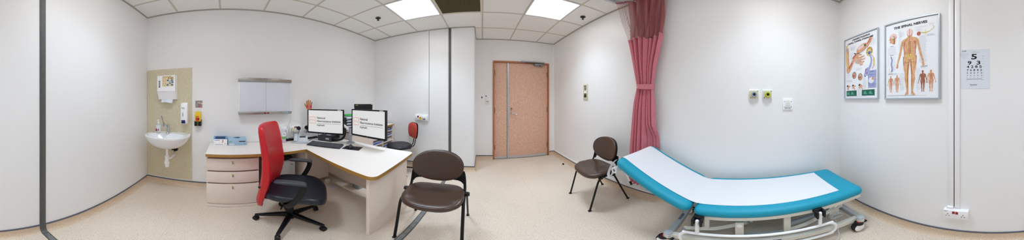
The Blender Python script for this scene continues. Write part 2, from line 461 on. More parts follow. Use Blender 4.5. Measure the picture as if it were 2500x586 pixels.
# ---------------------------------------------------------------- ceiling fittings
def lamp(x, y, label):
    t = thing('ceiling_light', label, 'light', (x+.3, y+.3, ZC-.004), 0, 'recessed square ceiling lights')
    f = B('lampframe')
    for s in (-1, 1): f.bx(s*.298, s*.278, -.298, .298, .0, .1).bx(-.278, .278, s*.298, s*.278, .0, .1)
    P(f, 'frame', t, smooth=False)
    P(B('lamp').bx(-.278, .278, -.278, .278, .012, .02), 'diffuser', t, smooth=False)
    P(B('lampframe').bx(-.278, .278, -.003, .003, .007, .013), 'divider', t, smooth=False)
    ld = bpy.data.lights.new('lamp', 'AREA'); ld.shape = 'SQUARE'; ld.size = .5; ld.energy = LAMP_POWER * (1 if x > 0 else .82); ld.spread = R(LAMP_SPREAD); ld.color = (.67, .835, 1.0)
    lo = bpy.data.objects.new('lamp', ld); C.objects.link(lo); lo.parent = t; lo.location = (0, 0, .006)
lamp(*LAMPS[0], 'lit square ceiling light above the desk side, beside the brown air grille')
lamp(*LAMPS[1], 'lit square ceiling light on the door side, nearer the curtain')
lamp(*LAMPS[2], 'lit square ceiling light over the basin end of the room')
lamp(*LAMPS[3], 'lit square ceiling light over the foot of the couch')
t = thing('air_grille', 'square olive brown air grille in the ceiling between two lights', 'vent', (VENT[0]+.3, .3, ZC-.004))
f = B('ventframe')
for s in (-1, 1): f.bx(s*.298, s*.272, -.298, .298, 0, .02).bx(-.272, .272, s*.298, s*.272, 0, .02)
P(f, 'frame', t, smooth=False)
P(B('ventdark').bx(-.272, .272, -.272, .272, .03, .035), 'backing', t, smooth=False)
f = B('vent')
for i in range(40):
    q = -.268 + .536*i/39; f.box((q, 0, .012), (.0028, .544, .016)); f.box((0, q, .013), (.544, .0022, .012))
P(f, 'core', t, smooth=False)
def sprinkler(x, y, label):
    t = thing('fire_sprinkler', label, 'sprinkler', (x, y, ZC-.05), 0, 'ceiling sprinklers')
    P(B('darkmetal').lathe([(.04, .042), (.042, .048), (.02, .05)], seg=20), 'flange', t)
    P(B('darkmetal').cyl((0, 0, .012), (0, 0, .044), .009).cyl((-.012, 0, .03), (-.012, 0, .004), .002, seg=6).cyl((.012, 0, .03), (.012, 0, .004), .002, seg=6).cyl((-.013, 0, .03), (.013, 0, .03), .003, seg=6), 'body', t)
    P(B('darkmetal').lathe([(.018, 0), (.02, .002), (.01, .005)], seg=16), 'deflector', t)
sprinkler(2.015, 1.50, 'dark sprinkler head on the ceiling tile towards the desk wall')
sprinkler(2.016, -1.427, 'dark sprinkler head on the ceiling near the pink curtain')

# ---------------------------------------------------------------- door
XD = XE
f = B('frame')
f.bx(XD-.02, XD+.1, -.222, -.255, 0, 2.208, .003).bx(XD-.02, XD+.1, -1.484, -1.517, 0, 2.208, .003).bx(XD-.02, XD+.1, -.255, -1.484, 2.172, 2.208, .003)
d = struct(f, 'door_1')
def leaf(y0, y1, name):
    l = B('door').bx(XD+.012, XD+.055, y0, y1, .012, 2.168, .001)
    l.m('alu').bx(XD+.009, XD+.013, y0-.004, y1+.004, .014, .068)
    l.m('darkmetal')
    for k in range(5):
        yy = y0 - .02 + (y1 - y0 + .04) * k/4; l.box((XD+.008, yy, .055), (.003, .006, .006))
    return P(l, name, d)
lf1 = leaf(-.258, -.535, 'door_leaf')
lf2 = leaf(-.541, -1.481, 'door_leaf')
s = B('alu').bx(XD+.004, XD+.013, -.541, -.574, .068, 2.166).bx(XD, XD+.005, -.5565, -.5585, .068, 2.166)
s.m('darkmetal').bx(XD+.006, XD+.02, -.535, -.541, .02, 2.166)
for k in range(12): s.box((XD+.003, -.567, .15+k*.18), (.004, .006, .006)); s.box((XD+.003, -.549, .24+k*.17), (.004, .006, .006))
P(s, 'meeting_strip', lf2, smooth=False)
for z in (.28, 1.12, 1.94):
    for y in (-.257, -1.483):
        P(B('hinge').cyl((XD-.004, y, z-.06), (XD-.004, y, z+.06), .009, seg=12).bx(XD, XD+.012, y-.014, y+.014, z-.055, z+.055), 'hinge', d)
P(B('steel').cyl((XD+.013, -.63, 1.154), (XD-.008, -.63, 1.154), .024).m('darkmetal').cyl((XD-.007, -.63, 1.154), (XD-.012, -.63, 1.154), .009), 'deadbolt', lf2)
P(B('chrome').cyl((XD+.013, -.628, 1.055), (XD+.002, -.628, 1.055), .024).tube([(XD+.01, -.628, 1.055), (XD-.05, -.628, 1.055), (XD-.06, -.65, 1.05), (XD-.055, -.69, 1.028), (XD-.055, -.75, 1.028)], .009, smooth=6).tube([(XD-.055, -.75, 1.028), (XD-.04, -.762, 1.026)], .009), 'door_handle', lf2)
t = thing('door_closer', 'grey hydraulic closer with its rail across the top of the door', 'door closer', (XD-.02, -1.12, 2.13))
P(B('closer').bx(-.045, 0, .285, -.262, .056, .084, .003), 'rail', t)
P(B('closer').bx(-.06, .03, -.03, -.25, .0, .034, .004), 'body', t)
P(B('darkmetal').tube([(-.03, -.16, .034), (-.035, -.10, .05), (-.03, .2, .052)], .007, seg=8).cyl((-.03, -.16, -.015), (-.03, -.16, 0), .014), 'arm', t)
P(B('rubber').lathe([(.024, 0), (.024, .006), (.013, .01), (.012, .026), (.007, .03)], seg=16), 'door_stop', None, label='small dark door stop on the floor near the curtain-side wall', category='door stop').location = (2.83, -1.53, 0)

# ---------------------------------------------------------------- wall plates
def plate(parent, x0, x1, z0, z1, d=.012, m='white', name='plate'):
    return P(B(m).bx(x0, x1, -d, 0, z0, z1, .003), name, parent)
def holes(parent, cx, cz, y):
    h = B('ink')
    h.box((cx, y, cz+.012), (.005, .003, .009)); h.box((cx-.011, y, cz-.008), (.008, .003, .005)); h.box((cx+.011, y, cz-.008), (.008, .003, .005))
    return P(h, 'socket_hole', parent, smooth=False)
# two switches and a dial beside the door
t = on_wall('E', 'wall_switch', 'white switch plate with a dark red rocker left of the door', 'switch', .0125, 1.352); plate(t, -.046, .046, 0, .082); P(B('redswitch').bx(-.012, .012, -.018, -.01, .025, .062, .002), 'rocker', t); P(B('greyink').bx(-.036, -.03, -.013, -.01, .037, .045).bx(.03, .036, -.013, -.01, .037, .045), 'screw', t, smooth=False)
t = on_wall('E', 'wall_switch', 'white switch plate with a black tag, beside the door frame', 'switch', -.102, 1.352); plate(t, -.042, .042, 0, .082); P(B('ink').bx(-.04, -.008, -.014, -.01, .066, .082), 'tag', t, smooth=False); P(B('offwhite').bx(-.03, .03, -.017, -.01, .03, .055, .002), 'rocker', t)
t = on_wall('E', 'thermostat', 'small white wall control with a dark slot, under the switch by the door', 'thermostat', -.105, 1.243); plate(t, -.042, .042, 0, .082, .02, 'offwhite', 'housing'); P(B('ink').bx(-.026, .026, -.022, -.018, .062, .070), 'slot', t, smooth=False); P(B('phone').cyl((.006, -.018, .028), (.006, -.026, .028), .008), 'knob', t)
# intercom
t = on_wall('S', 'wall_intercom', 'narrow beige wall intercom panel with speaker grille and keypad', 'intercom', 2.234, 1.337)
plate(t, -.06, .06, 0, .268, .012, 'cream', 'panel'); P(B('ventdark').bx(-.045, .03, -.014, -.01, .236, .245), 'slot', t, smooth=False)
P(B('greyink').lathe([(.028, -.012), (.028, -.015), (.02, -.016)], (0, 0, .2), 'y', sy=1.3), 'speaker', t)
P(B('white').bx(-.035, .03, -.014, -.01, .118, .15), 'name_card', t, smooth=False)
k = B('vent').bx(-.035, .032, -.014, -.01, .045, .1)
k.m('ink').bx(-.03, .03, -.016, -.01, .104, .11)
for i in range(5): k.bx(-.03, .028, -.016, -.013, .05+i*.0095, .0545+i*.0095)
P(k, 'keypad', t, smooth=False)
# medical gas outlets and data plate
def gas(x, label, ring):
    t = on_wall('S', 'medical_gas_outlet', label, 'gas outlet', x, 1.338, 'gas outlets above the couch')
    P(B('white').bx(-.051, .051, -.014, 0, 0, .102, .003), 'back_plate', t)
    P(B('cream').bx(-.043, .044, -.028, -.014, .008, .09, .004), 'face_plate', t)
    P(B('darkmetal').cyl((.036, -.028, .084), (.036, -.031, .084), .004, seg=8).cyl((-.034, -.028, .018), (-.034, -.031, .018), .004, seg=8), 'screw', t)
    P(B(ring).lathe([(.027, -.026), (.027, -.04), (.024, -.046), (.014, -.046), (.014, -.03)], (0, 0, .05), 'y'), 'collar', t)
    b = B('ink').cyl((0, -.026, .05), (0, -.041, .05), .0145); P(b, 'socket', t)
    b = B('ink')
    for k in range(6):
        a = k*PI/3; b.cyl((.014*math.cos(a), -.035, .05+.014*math.sin(a)), (.014*math.cos(a), -.0465, .05+.014*math.sin(a)), .0028, seg=6)
    P(b, 'index_pin', t)
gas(-.156, 'square gas outlet with a blue grey collar, nearer the curtain', 'bluegrey')
gas(-.293, 'square gas outlet with a yellow green collar', 'lime')
t = on_wall('S', 'data_plate', 'white square data socket plate right of the gas outlets above the couch', 'socket', -.51, 1.229)
plate(t, -.056, .056, 0, .12); P(B('offwhite').bx(-.026, .024, -.016, -.01, .03, .1, .002), 'cover', t)
b = B('ink')
for x in (-.037, .037):
    for z in (.03, .088): b.cyl((x, -.011, z), (x, -.014, z), .004, seg=8)
b.m('greyink')
for x in (-.022, .022): b.cyl((x, -.011, .018), (x, -.015, .018), .006, seg=10)
b.bx(-.012, .012, -.014, -.011, .016, .02)
P(b, 'screw', t)
# west wall double socket and trunking
def trunk(y0, y1, z0, label):
    P(B('white').bx(XW, XW+.012, y0, y1, z0, ZC-.003, .002), 'cable_trunking', None, label=label, category='trunking')
trunk(-.336, -.298, .40, 'wider white vertical cable trunking left of the dark gap')
trunk(-.291, -.252, .40, 'narrower white vertical cable trunking beside the eye chart')
P(B('darkprint').bx(XW, XW+.006, -.2975, -.2915, .41, ZC-.003), 'trunking_gap', None, label='thin dark strip in the gap between the two white trunkings on the wall', category='cable')  # dark strip filling the narrow gap between the trunkings
t = on_wall('W', 'wall_socket', 'white double socket box low on the wall under the trunking', 'socket', -.276, .292)
P(B('white').bx(-.092, .092, -.045, 0, 0, .1, .004), 'housing', t)
P(B('redswitch').bx(-.024, -.005, -.05, -.043, .064, .09, .002), 'switch', t); P(B('redswitch').bx(0, .019, -.05, -.043, .062, .088, .002), 'switch', t)
holes(t, -.058, .045, -.0455); holes(t, .055, .042, -.0455)
P(B('white').bx(-.07, -.025, -.03, -.001, .1, .125, .003), 'cable_entry', t)
P(B('greyink').bx(-.085, -.06, -.0465, -.045, .086, .09), 'lettering', t, smooth=False)
# projection wall socket, fused unit and thin conduit
t = on_wall('P', 'wall_socket', 'white socket with red switches and a yellow disc, above the stool chair', 'socket', 1.165, .965)
P(B('white').bx(-.077, .06, -.035, 0, 0, .09, .003), 'housing', t)
P(B('redswitch').bx(-.03, .0, -.04, -.033, .045, .078, .002), 'switch', t); holes(t, -.055, .03, -.0365)
P(B('yellowbox').cyl((.03, -.034, .032), (.03, -.04, .032), .024, seg=20).m('ink').bx(.016, .04, -.042, -.039, .036, .046), 'disc_label', t)
t = on_wall('P', 'fused_outlet', 'white fused cable outlet right of the switched socket on the projecting wall', 'socket', 1.045, .958)
P(B('white').bx(-.055, .05, -.045, 0, 0, .095, .003), 'housing', t); P(B('white').bx(-.04, .02, -.06, -.044, .04, .075, .004), 'hood', t); P(B('greyink').bx(-.035, .015, -.047, -.044, .012, .03), 'window', t, smooth=False)
P(B('white').bx(XB-.014, XB, .975, .993, .955, ZC-.002, .002).bx(XB-.014, XB, .975, 1.06, .938, .955, .002).m('darkprint').bx(XB-.004, XB, .970, .975, .95, ZC-.002), 'cable_conduit', None, label='thin white conduit running down the projecting wall to its outlet', category='conduit')
# desk wall sockets
t = on_wall('N', 'wall_socket', 'white data box low behind the pink bottle on the desk wall', 'socket', .82, .862)
P(B('white').bx(-.05, .05, -.03, 0, 0, .09, .003), 'housing', t); P(B('white').bx(-.03, .03, -.045, -.028, .03, .07, .003), 'hood', t); P(B('ink').bx(-.005, .02, -.047, -.044, .02, .03), 'port', t, smooth=False)
t = on_wall('N', 'wall_socket', 'white double socket with two red switches and one black plug', 'socket', .99, .862)
P(B('white').bx(-.085, .085, -.03, 0, 0, .09, .003), 'housing', t); P(B('redswitch').bx(-.02, -.003, -.035, -.028, .06, .083, .002), 'switch', t); P(B('redswitch').bx(.003, .02, -.035, -.028, .06, .083, .002), 'switch', t)
holes(t, -.06, .045, -.031)
t = on_wall('N', 'wall_socket', 'white socket with one black plug, half hidden by the left monitor', 'socket', 1.20, .866)
P(B('white').bx(-.08, .085, -.03, 0, 0, .09, .003), 'housing', t); holes(t, .05, .045, -.031)
def plug(x, label):
    t = on_wall('N', 'power_plug', label, 'plug', x, .88)
    t.location.y -= .03
    P(B('black').lathe([(.028, 0), (.03, -.012), (.024, -.035), (.016, -.04)], (0, 0, .035), 'y'), 'body', t)
    P(B('black').tube([(0, -.03, .02), (-.004, -.035, -.01), (-.02, -.03, -.05)], .004, smooth=5, seg=8), 'cable', t)
plug(1.035, 'round black plug beside the red switches'); plug(1.165, 'round black plug next to the left monitor edge')
t = on_wall('N', 'adapter_plug', 'small ivory adapter plug left of the black one in the double socket', 'plug', .945, .875); t.location.y -= .03
P(B('cream').bx(-.025, .025, -.03, 0, 0, .05, .004), 'body', t); P(B('greyink').tube([(0, -.02, .0), (.005, -.03, -.04), (-.01, -.06, -.10)], .003, smooth=5, seg=8), 'cable', t)

# ---------------------------------------------------------------- basin corner
t = on_wall('N', 'splashback', 'tall speckled beige splashback panel behind the basin', 'panel', -.823, .13)
P(B('splash').bx(-.348, .347, -.010, 0, 0, 1.66), 'panel', t, smooth=False)
BX = -.768
t = on_wall('N', 'wash_basin', 'white ceramic wall basin with a bottle trap below it', 'basin', BX, .40)
t.location.y -= .011
def basin_ring(k, z, n=40):
    # k scales the D-shaped outline (flat at the wall)
    pts = []
    for i in range(n):
        a = 2*PI*i/n; x = .305*(math.cos(a) if math.sin(a) <= 0 else math.copysign(abs(math.cos(a))**.55, math.cos(a))); y = math.sin(a)
        y = -.20 + (-.245*abs(y)**.9 if y < 0 else .20*min(1, y*1.6))
        e = 1.0
        pts.append((x*k, -.2 + (y+.2)*k if y < -.2 else -.2+(y+.2)*min(1, k+.25 if k > .5 else k+.1), z))
    return pts
rs = []
for k, z in ((.16, .285), (.34, .292), (.58, .314), (.78, .354), (.91, .404), (.98, .445), (1.0, .462), (.995, .47), (.97, .473)): rs.append(basin_ring(k, z))
def inner(k, z, n=40):
    return [(.30*k*math.cos(2*PI*i/n), -.245 + .185*k*math.sin(2*PI*i/n), z) for i in range(n)]
for k, z in ((.86, .468), (.82, .455), (.7, .40), (.5, .36), (.2, .345), (.05, .343)): rs.append(inner(k, z))
P(B('whitegloss').loft(rs), 'bowl', t)
P(B('chrome').lathe([(.022, .344), (.02, .348), (.002, .346)], (0, -.245, 0), seg=16), 'drain', t)
tr = B('white').cyl((.0, -.2, .17), (0, -.2, .29), .017).lathe([(.014, 0), (.026, .006), (.03, .05), (.036, .056), (.036, .085), (.028, .10), (.026, .15), (.03, .155), (.03, .17), (.015, .175)], (0, -.2, .0), seg=20)
tr.tube([(0, -.2, .13), (.035, -.17, .13), (.045, -.10, .135), (.045, 0, .135)], .014, smooth=4).lathe([(.028, .272), (.04, .279), (.04, .292)], (0, -.2, 0), seg=20)
P(tr, 'bottle_trap', t)
P(B('black').cyl((.09, -.02, .225), (.02, -.06, .225), .014).lathe([(.02, -.045), (.024, -.03), (.02, -.01)], (.075, 0, .222), 'y', seg=14).cyl((.06, -.06, .2), (.06, -.06, .24), .012), 'stop_valve', t)
t = thing('mixer_tap', 'chrome tap with a long elbow lever on the white basin', 'tap', (-.80, 2.128, .866))
P(B('chrome').lathe([(.028, 0), (.027, .006), (.022, .012), (.021, .09), (.024, .1), (.024, .118), (.012, .124)], seg=20).cyl((0, -.015, .105), (.012, -.045, .135), .012), 'body', t)
P(B('chrome').tube([(0, -.005, .06), (-.002, -.05, .09), (-.004, -.11, .135), (-.005, -.15, .162)], .013, smooth=5).cyl((-.005, -.152, .175), (-.005, -.152, .128), .016).cyl((-.005, -.152, .13), (-.005, -.152, .122), .013), 'spout', t)
P(B('chrome').tube([(-.003, -.15, .17), (-.010, -.165, .195), (-.022, -.18, .25), (-.024, -.18, .268), (-.012, -.175, .262), (-.006, -.165, .205)], .0045, smooth=4, seg=8), 'lever', t)
t = thing('hand_rub_bottle', 'clear pump bottle with a white and magenta label on the basin edge', 'bottle', (-.925, 2.085, .873))
P(B('clear').lathe([(.030, 0), (.034, .005), (.034, .115), (.026, .13), (.014, .136)], seg=20, sx=1, sy=.7), 'bottle', t)
P(B('teallabel').lathe([(.0348, .02), (.0348, .108)], seg=24, sy=.72).m('magenta').bx(-.03, -.004, -.0262, -.024, .024, .06).m('ink').bx(.006, .016, -.0262, -.0245, .03, .06), 'label', t)
P(B('white').lathe([(.013, .136), (.014, .15), (.007, .152), (.006, .175), (.012, .176), (.012, .186)], seg=14).tube([(0, 0, .182), (-.004, -.035, .182), (-.004, -.042, .174)], .005, seg=8), 'pump', t)
# towel dispenser
t = on_wall('N', 'paper_towel_dispenser', 'white paper towel dispenser with a hygiene sticker, towel hanging out', 'dispenser', -.817, 1.345)
t.location.y -= .01
P(B('white').prism([(0, .0), (-.06, .0), (-.112, .10), (-.118, .112), (-.118, .325), (-.112, .332), (0, .345)], -.132, .132, .002, 'yz').m('phone').bx(-.132, .132, -.1195, -.118, .108, .111), 'housing', t, smooth=False)
P(B('darkprint').bx(-.105, -.085, -.120, -.117, .165, .26).m('phone').bx(-.098, -.092, -.121, -.119, .18, .25), 'level_window', t, smooth=False)
P(B('paper').grid(lambda u, v: (-.085 + .165*u, -.05 - .035*v + .006*math.sin(u*9), .01 - .055*v + .006*math.sin(u*5)*v), 14, 4).grid(lambda u, v: (-.085 + .165*u, -.05 - .035*v + .006*math.sin(u*9) + .004, .01 - .055*v + .006*math.sin(u*5)*v), 14, 4), 'towel', t, fix=False)
s = B('stickerpaper').rect(-.055, .115, .175, .322, -.1185)
s.m('ink').text('Hands up for soap!', -.045, .306, .011, -.1192, bold=.02, width=.12)
s.m('redlabel').ell(.05, .292, .007, .007, -.119).m('ink').rect(.03, .044, .286, .296, -.119).rect(.062, .108, .285, .295, -.119)
s.m('blueprint')
for x, z in ((.03, .262), (.088, .262), (.096, .235), (.026, .198), (.09, .198)): s.rect(x-.014, x+.014, z-.011, z+.011, -.119)
s.m('magnet').ell(.06, .232, .018, .02, -.1191).m('ink').line([(.042, .212), (.058, .22), (.08, .215)], .006, -.1192)
for i in range(3):
    for x in (-.038, -.005):
        s.m('pink').ell(x, .285-.034*i, .012, .008, -.119).m('handdark').line([(x-.008, .283-.034*i), (x+.008, .287-.034*i)], .004, -.1192).m('vent').rect(x-.013, x+.013, .268-.034*i, .2695-.034*i, -.1192)
s.m('blueprint').line([(-.02, .194), (-.004, .184)], .006, -.1192)
P(s, 'sticker', t, smooth=False, label='cream and blue hygiene sticker')
t = on_wall('N', 'soap_dispenser', 'tall white soap dispenser with a navy push bar', 'dispenser', -.566, 1.01)
t.location.y -= .01
P(B('white').prism([(0, 0), (-.07, .0), (-.09, .02), (-.098, .05), (-.10, .24), (-.09, .275), (-.07, .288), (0, .288)], -.046, .046, .008, 'yz'), 'housing', t)
P(B('navy').bx(-.034, .018, -.106, -.09, .008, .052, .004), 'push_bar', t)
P(B('bluegrey').bx(-.02, -.008, -.1015, -.098, .10, .155, .001), 'level_window', t)
P(B('darkprint').text('Purio', -.035, .212, .016, -.1008, bold=.02, width=.045).m('greyink').rect(-.02, .012, .202, .205, -.1006), 'lettering', t, smooth=False)
t = on_wall('N', 'notice_sticker', 'small grey photo sticker of a hand with a red cross', 'sticker', -.380, 1.229)
s = B('photo').bx(-.049, .049, -.002, 0, 0, .098)
s.m('pink').line([(.048, .055), (.02, .062), (-.005, .068), (-.018, .060)], .016, -.0022, .008).m('handdark').line([(.03, .052), (.0, .058), (-.015, .05)], .006, -.0024)
s.m('paleink').line([(-.02, .055), (-.035, .02)], .004, -.0023).m('dirtyred').line([(-.004, .034), (.02, .008)], .007, -.0026).line([(.02, .034), (-.004, .008)], .007, -.0027)
P(s, 'print', t, smooth=False)
t = on_wall('N', 'wipes_holder', 'black wall holder beside the splashback, carrying a yellow pack', 'holder', -.385, .983)
P(B('black').bx(-.045, .045, -.004, 0, 0, .085, .002).bx(-.045, .045, -.07, -.066, 0, .062, .002).bx(-.045, .045, -.068, 0, 0, .004).bx(-.045, -.041, -.068, 0, 0, .07).bx(.041, .045, -.068, 0, 0, .075), 'tray', t)
P(B('lime').cyl((0, -.07, .042), (0, -.0715, .042), .006, seg=12).cyl((0, -.07, .014), (0, -.0715, .014), .006, seg=12), 'dot', t)
t = on_wall('N', 'wipes_pack', 'yellow sharps-style pack with a red hazard label in the black holder', 'pack', -.385, .99)
P(B('yellowbox').loft([[(x*sx, -.034 + y*sy, z) for x, y in ((-1, -1), (0, -1.12), (1, -1), (1, 1), (0, 1), (-1, 1))] for sx, sy, z in ((.036, .026, 0), (.039, .029, .03), (.039, .029, .14), (.035, .024, .172), (.037, .02, .185))]), 'pouch', t)
P(B('redlabel').bx(-.026, .024, -.0675, -.06, .062, .108), 'hazard_label', t, smooth=False)
s = B('ink'); s.ell(.012, .088, .009, .009, -.0678).rect(-.022, -.004, .092, .096, -.0678).rect(-.022, 0, .082, .085, -.0678); s.rect(-.025, .022, .122, .126, -.068).rect(-.025, .01, .114, .117, -.068)
P(s, 'hazard_print', t, smooth=False)

# ---------------------------------------------------------------- x-ray viewer
t = on_wall('N', 'xray_viewer', 'wide white X-ray viewing box with steel bars top and bottom', 'light box', .527, 1.145)
P(B('white').bx(-.366, .366, -.085, 0, .01, .475, .004), 'housing', t)
P(B('view').bx(-.355, -.002, -.094, -.084, .03, .445, .002).bx(.002, .355, -.094, -.084, .03, .445, .002), 'screen', t)
P(B('steel').bx(-.368, .368, -.105, 0, .432, .484, .004).m('darkmetal').cyl((-.33, -.105, .472), (-.33, -.108, .472), .004, seg=8).cyl((.01, -.105, .47), (.01, -.108, .47), .004, seg=8).cyl((.33, -.105, .468), (.33, -.108, .468), .004, seg=8), 'top_rail', t)
P(B('steel').bx(-.368, .368, -.105, 0, -.002, .034, .004), 'bottom_rail', t)
P(B('redswitch').bx(-.025, -.004, -.112, -.104, .006, .024, .002), 'switch', t); P(B('redswitch').bx(.016, .037, -.112, -.104, .006, .024, .002), 'switch', t)
P(B('magnet').bx(.255, .315, -.1065, -.105, .008, .026).m('blueprint').bx(.27, .30, -.107, -.1064, .013, .018), 'sticker', t, smooth=False)
P(B('phone').tube([(.355, -.09, .02), (.36, -.07, -.1), (.335, -.04, -.2), (.30, -.03, -.29), (.315, -.05, -.36), (.36, -.06, -.395)], .0045, smooth=8, seg=8), 'power_cable', t)

# ---------------------------------------------------------------- desk
DT = .74
t = thing('corner_desk', 'L-shaped cream desk with wood-brown edging and an end panel', 'desk', (.94, 1.6, 0))
def loc(pts): return [(x-.94, y-1.6) for x, y in pts]
def arc(cx, cy, r, a0, a1, n=6): return [(cx+r*math.cos(R(a0+(a1-a0)*i/n)), cy+r*math.sin(R(a0+(a1-a0)*i/n))) for i in range(n+1)]
top = [(-.222, 2.215), (-.222, 1.712), (.05, 1.698), (.33, 1.690), (.62, 1.68), (.90, 1.685), (.893, 1.2)] + arc(.95, .765, .062, 180, 270) + arc(1.585, .785, .05, -82, 0) + [(1.631, 1.1), (1.631, 2.215)]
P(B('desktop').prism(loc(top), DT-.034, DT, .0015, 'xy', side='edge'), 'desktop', t, smooth=False)
P(B('desk').bx(.0, .63, -.815, -.785, 0, DT-.034, .002), 'end_panel', t, smooth=False)
P(B('desk').bx(.55, .57, -.785, .46, .14, DT-.034), 'modesty_panel', t, smooth=False)
P(B('desk').bx(-.035, -.005, .13, .55, 0, DT-.034), 'support_panel', t, smooth=False)
P(B('desk').bx(-.005, .55, .46, .478, .06, DT-.034), 'back_panel', t, smooth=False)
# pedestal
t = thing('drawer_pedestal', 'pale laminate pedestal with three locking drawers, below the glove boxes', 'drawers', (.068, 1.98, 0))
def bow(x, d): return -d*(1-(x/.285)**2)
P(B('desk').bx(-.286, .286, -.205, .235, .04, .70).bx(-.288, .288, -.235, .235, 0, .04), 'carcass', t, smooth=False)
P(B('deskdark').bx(-.27, .27, -.217, -.2, .05, .70), 'gap_backing', t, smooth=False)
for z0, z1, lab in ((.528, .672, 'top'), (.366, .508, 'mid'), (.052, .346, 'low')):
    n = 16; xs = [-.284 + .568*i/n for i in range(n+1)]
    d = B('desk').prism([(x, -.232+bow(x, .014)) for x in xs] + [(.284, -.212), (-.284, -.212)], z0, z1, .001)
    if z0 < .1: d.prism([(x, -.236+bow(x, .014)) for x in xs] + [(.286, -.21), (-.286, -.21)], .004, .036)
    dr = P(d, 'drawer', t)
    dr.data.materials  # material stays shared
    zc = z1 - .048
    P(B('steel').cyl((0, -.243, zc), (0, -.256, zc), .011, seg=16).m('darkmetal').bx(-.0015, .0015, -.2575, -.255, zc-.006, zc+.006), 'lock', dr)
    P(B('yellowlabel').bx(-.013, .006, -.2475, -.2455, zc+.013, zc+.024).m('ink').bx(-.007, -.003, -.2478, -.2474, zc+.015, zc+.022), 'sticker', dr, smooth=False)
# printer under desk
t = thing('laser_printer', 'light grey printer with a dark top tucked under the desk by the drawers', 'printer', (.63, 1.99, 0))
P(B('desk').bx(-.19, .20, -.14, .18, 0, .16).bx(-.21, .22, -.15, .19, .16, .175), 'plinth', t, smooth=False)
P(B('printer').bx(-.195, .20, -.145, .18, .178, .33, .012).bx(-.195, .20, -.145, .18, .334, .555, .012), 'body', t)
P(B('printer').bx(-.16, .12, -.152, -.143, .35, .53, .004).m('greyink').bx(.14, .165, -.149, -.144, .50, .512), 'front_tray', t)
P(B('black').bx(-.18, .18, -.12, .16, .555, .60, .01), 'top_cover', t)
g = B('greyplastic')
for i in range(9): g.bx(-.16+.037*i, -.14+.037*i, -.11, .12, .598, .606)
P(g, 'output_slats', t)
# shelf unit
t = thing('shelf_counter', 'cream counter unit with brown-edged top and open paper shelves behind the desk', 'shelf unit', (2.14, 1.95, 0))
P(B('desktop').prism([(-.507, .265), (-.507, -.275), (.64, -.275), (.64, .265)], .834, .862, .0015, side='edge'), 'top', t, smooth=False)
P(B('desk').bx(-.503, -.03, -.262, .26, 0, .834).bx(.60, .63, -.262, .26, 0, .834).bx(-.03, .60, .24, .26, 0, .834).bx(-.03, -.015, -.262, .24, 0, .834), 'carcass', t, smooth=False)
for z in (.04, .19, .32, .43, .535, .635, .735): P(B('desk').bx(-.015, .60, -.26, .24, z, z+.012), 'shelf', t, smooth=False)
P(B('desk').bx(.28, .292, -.255, .24, .05, .83), 'divider', t, smooth=False)
k = 0
for z, cols in ((.547, (('bluefile', -.0, .26), ('darkblue', .3, .42), ('paper', .44, .58))), (.647, (('paper', .0, .25), ('bluefile', .31, .57))), (.747, (('olivefile', .31, .46), ('bluefile', .47, .58))), (.442, (('paper', .02, .25), ('bluefile', .31, .55)))):
    for mm, a, b_ in cols:
        s = B(mm); n = 3
        for i in range(n): s.box(((a+b_)/2+.003*i, -.10, .006+.011*i), (b_-a-.01*i, .29, .007), 0, (0, 0, .02*i)); s.m('paper').box(((a+b_)/2+.004, -.10, .0115+.011*i), (b_-a-.02, .28, .003)); s.m(mm)
        k += 1
        P(s, 'paper_stack', None, smooth=False, fix=True, label=['blue printed leaflets on the left shelf under the right-hand monitor', 'dark blue leaflets on a right shelf of the counter, near its lower middle', 'white forms at the right end of the counter shelf with blue leaflets', 'white forms on the left shelf of the counter, hidden behind the monitor', 'blue leaflets on the right middle shelf beside the monitor edge', 'olive leaflets on the top right shelf of the counter', 'short blue leaflets at the end of the top right shelf', 'white forms on a lower left shelf of the counter', 'blue leaflets on a lower right shelf of the counter'][k-1], category='papers', group='leaflets in the counter shelves').location = (2.14, 1.95, z+.001)
# trays
trays = []
for i in range(5):
    z = .862+.043*i
    tr_ = thing('letter_tray', ['bottom', 'second lowest', 'middle', 'second highest', 'top'][i] + ' black letter tray of the stack between the two monitors', 'tray', (1.80, 1.93, z), R(-18), 'stacked letter trays')
    P(B('black').bx(-.125, .125, -.16, .16, .0, .004).bx(-.125, -.121, -.16, .16, 0, .04).bx(.121, .125, -.16, .16, 0, .04).bx(-.125, .125, .156, .16, 0, .04).bx(-.03, .03, -.166, -.158, 0, .036).bx(-.125, .125, -.163, -.158, 0, .006), 'tray', tr_, smooth=False)
    q = B('paper')
    for j in range(3): q.box((.003*j, -.006-.004*j, .0095+.0105*j), (.225, .297, .0095), 0, (0, 0, .01*j))
    P(q, 'paper_stack', None, smooth=False, label='white papers in the ' + ['bottom', 'second lowest', 'middle', 'second highest', 'top'][i] + ' letter tray', category='papers', group='papers in the trays').location = (1.80, 1.93, z)
    bpy.context.scene.collection.objects[-1].rotation_euler = (0, 0, R(-18))
t = thing('plastic_box', 'bright green lidded box on top of the letter trays', 'box', (1.78, 1.93, .862+.043*5+.001), R(-18))
P(B('clear').bx(-.07, .07, -.05, .05, 0, .006, .002), 'base', t); P(B('greenlid').bx(-.075, .075, -.055, .055, .006, .03, .004), 'lid', t)
P(B('white').lathe([(.018, 0), (.018, .05), (.012, .055)], seg=14), 'paper_cup', None, label='small white tub beside the green lid on the trays', category='tub').location = (1.885, 1.90, .862+.043*5+.001)
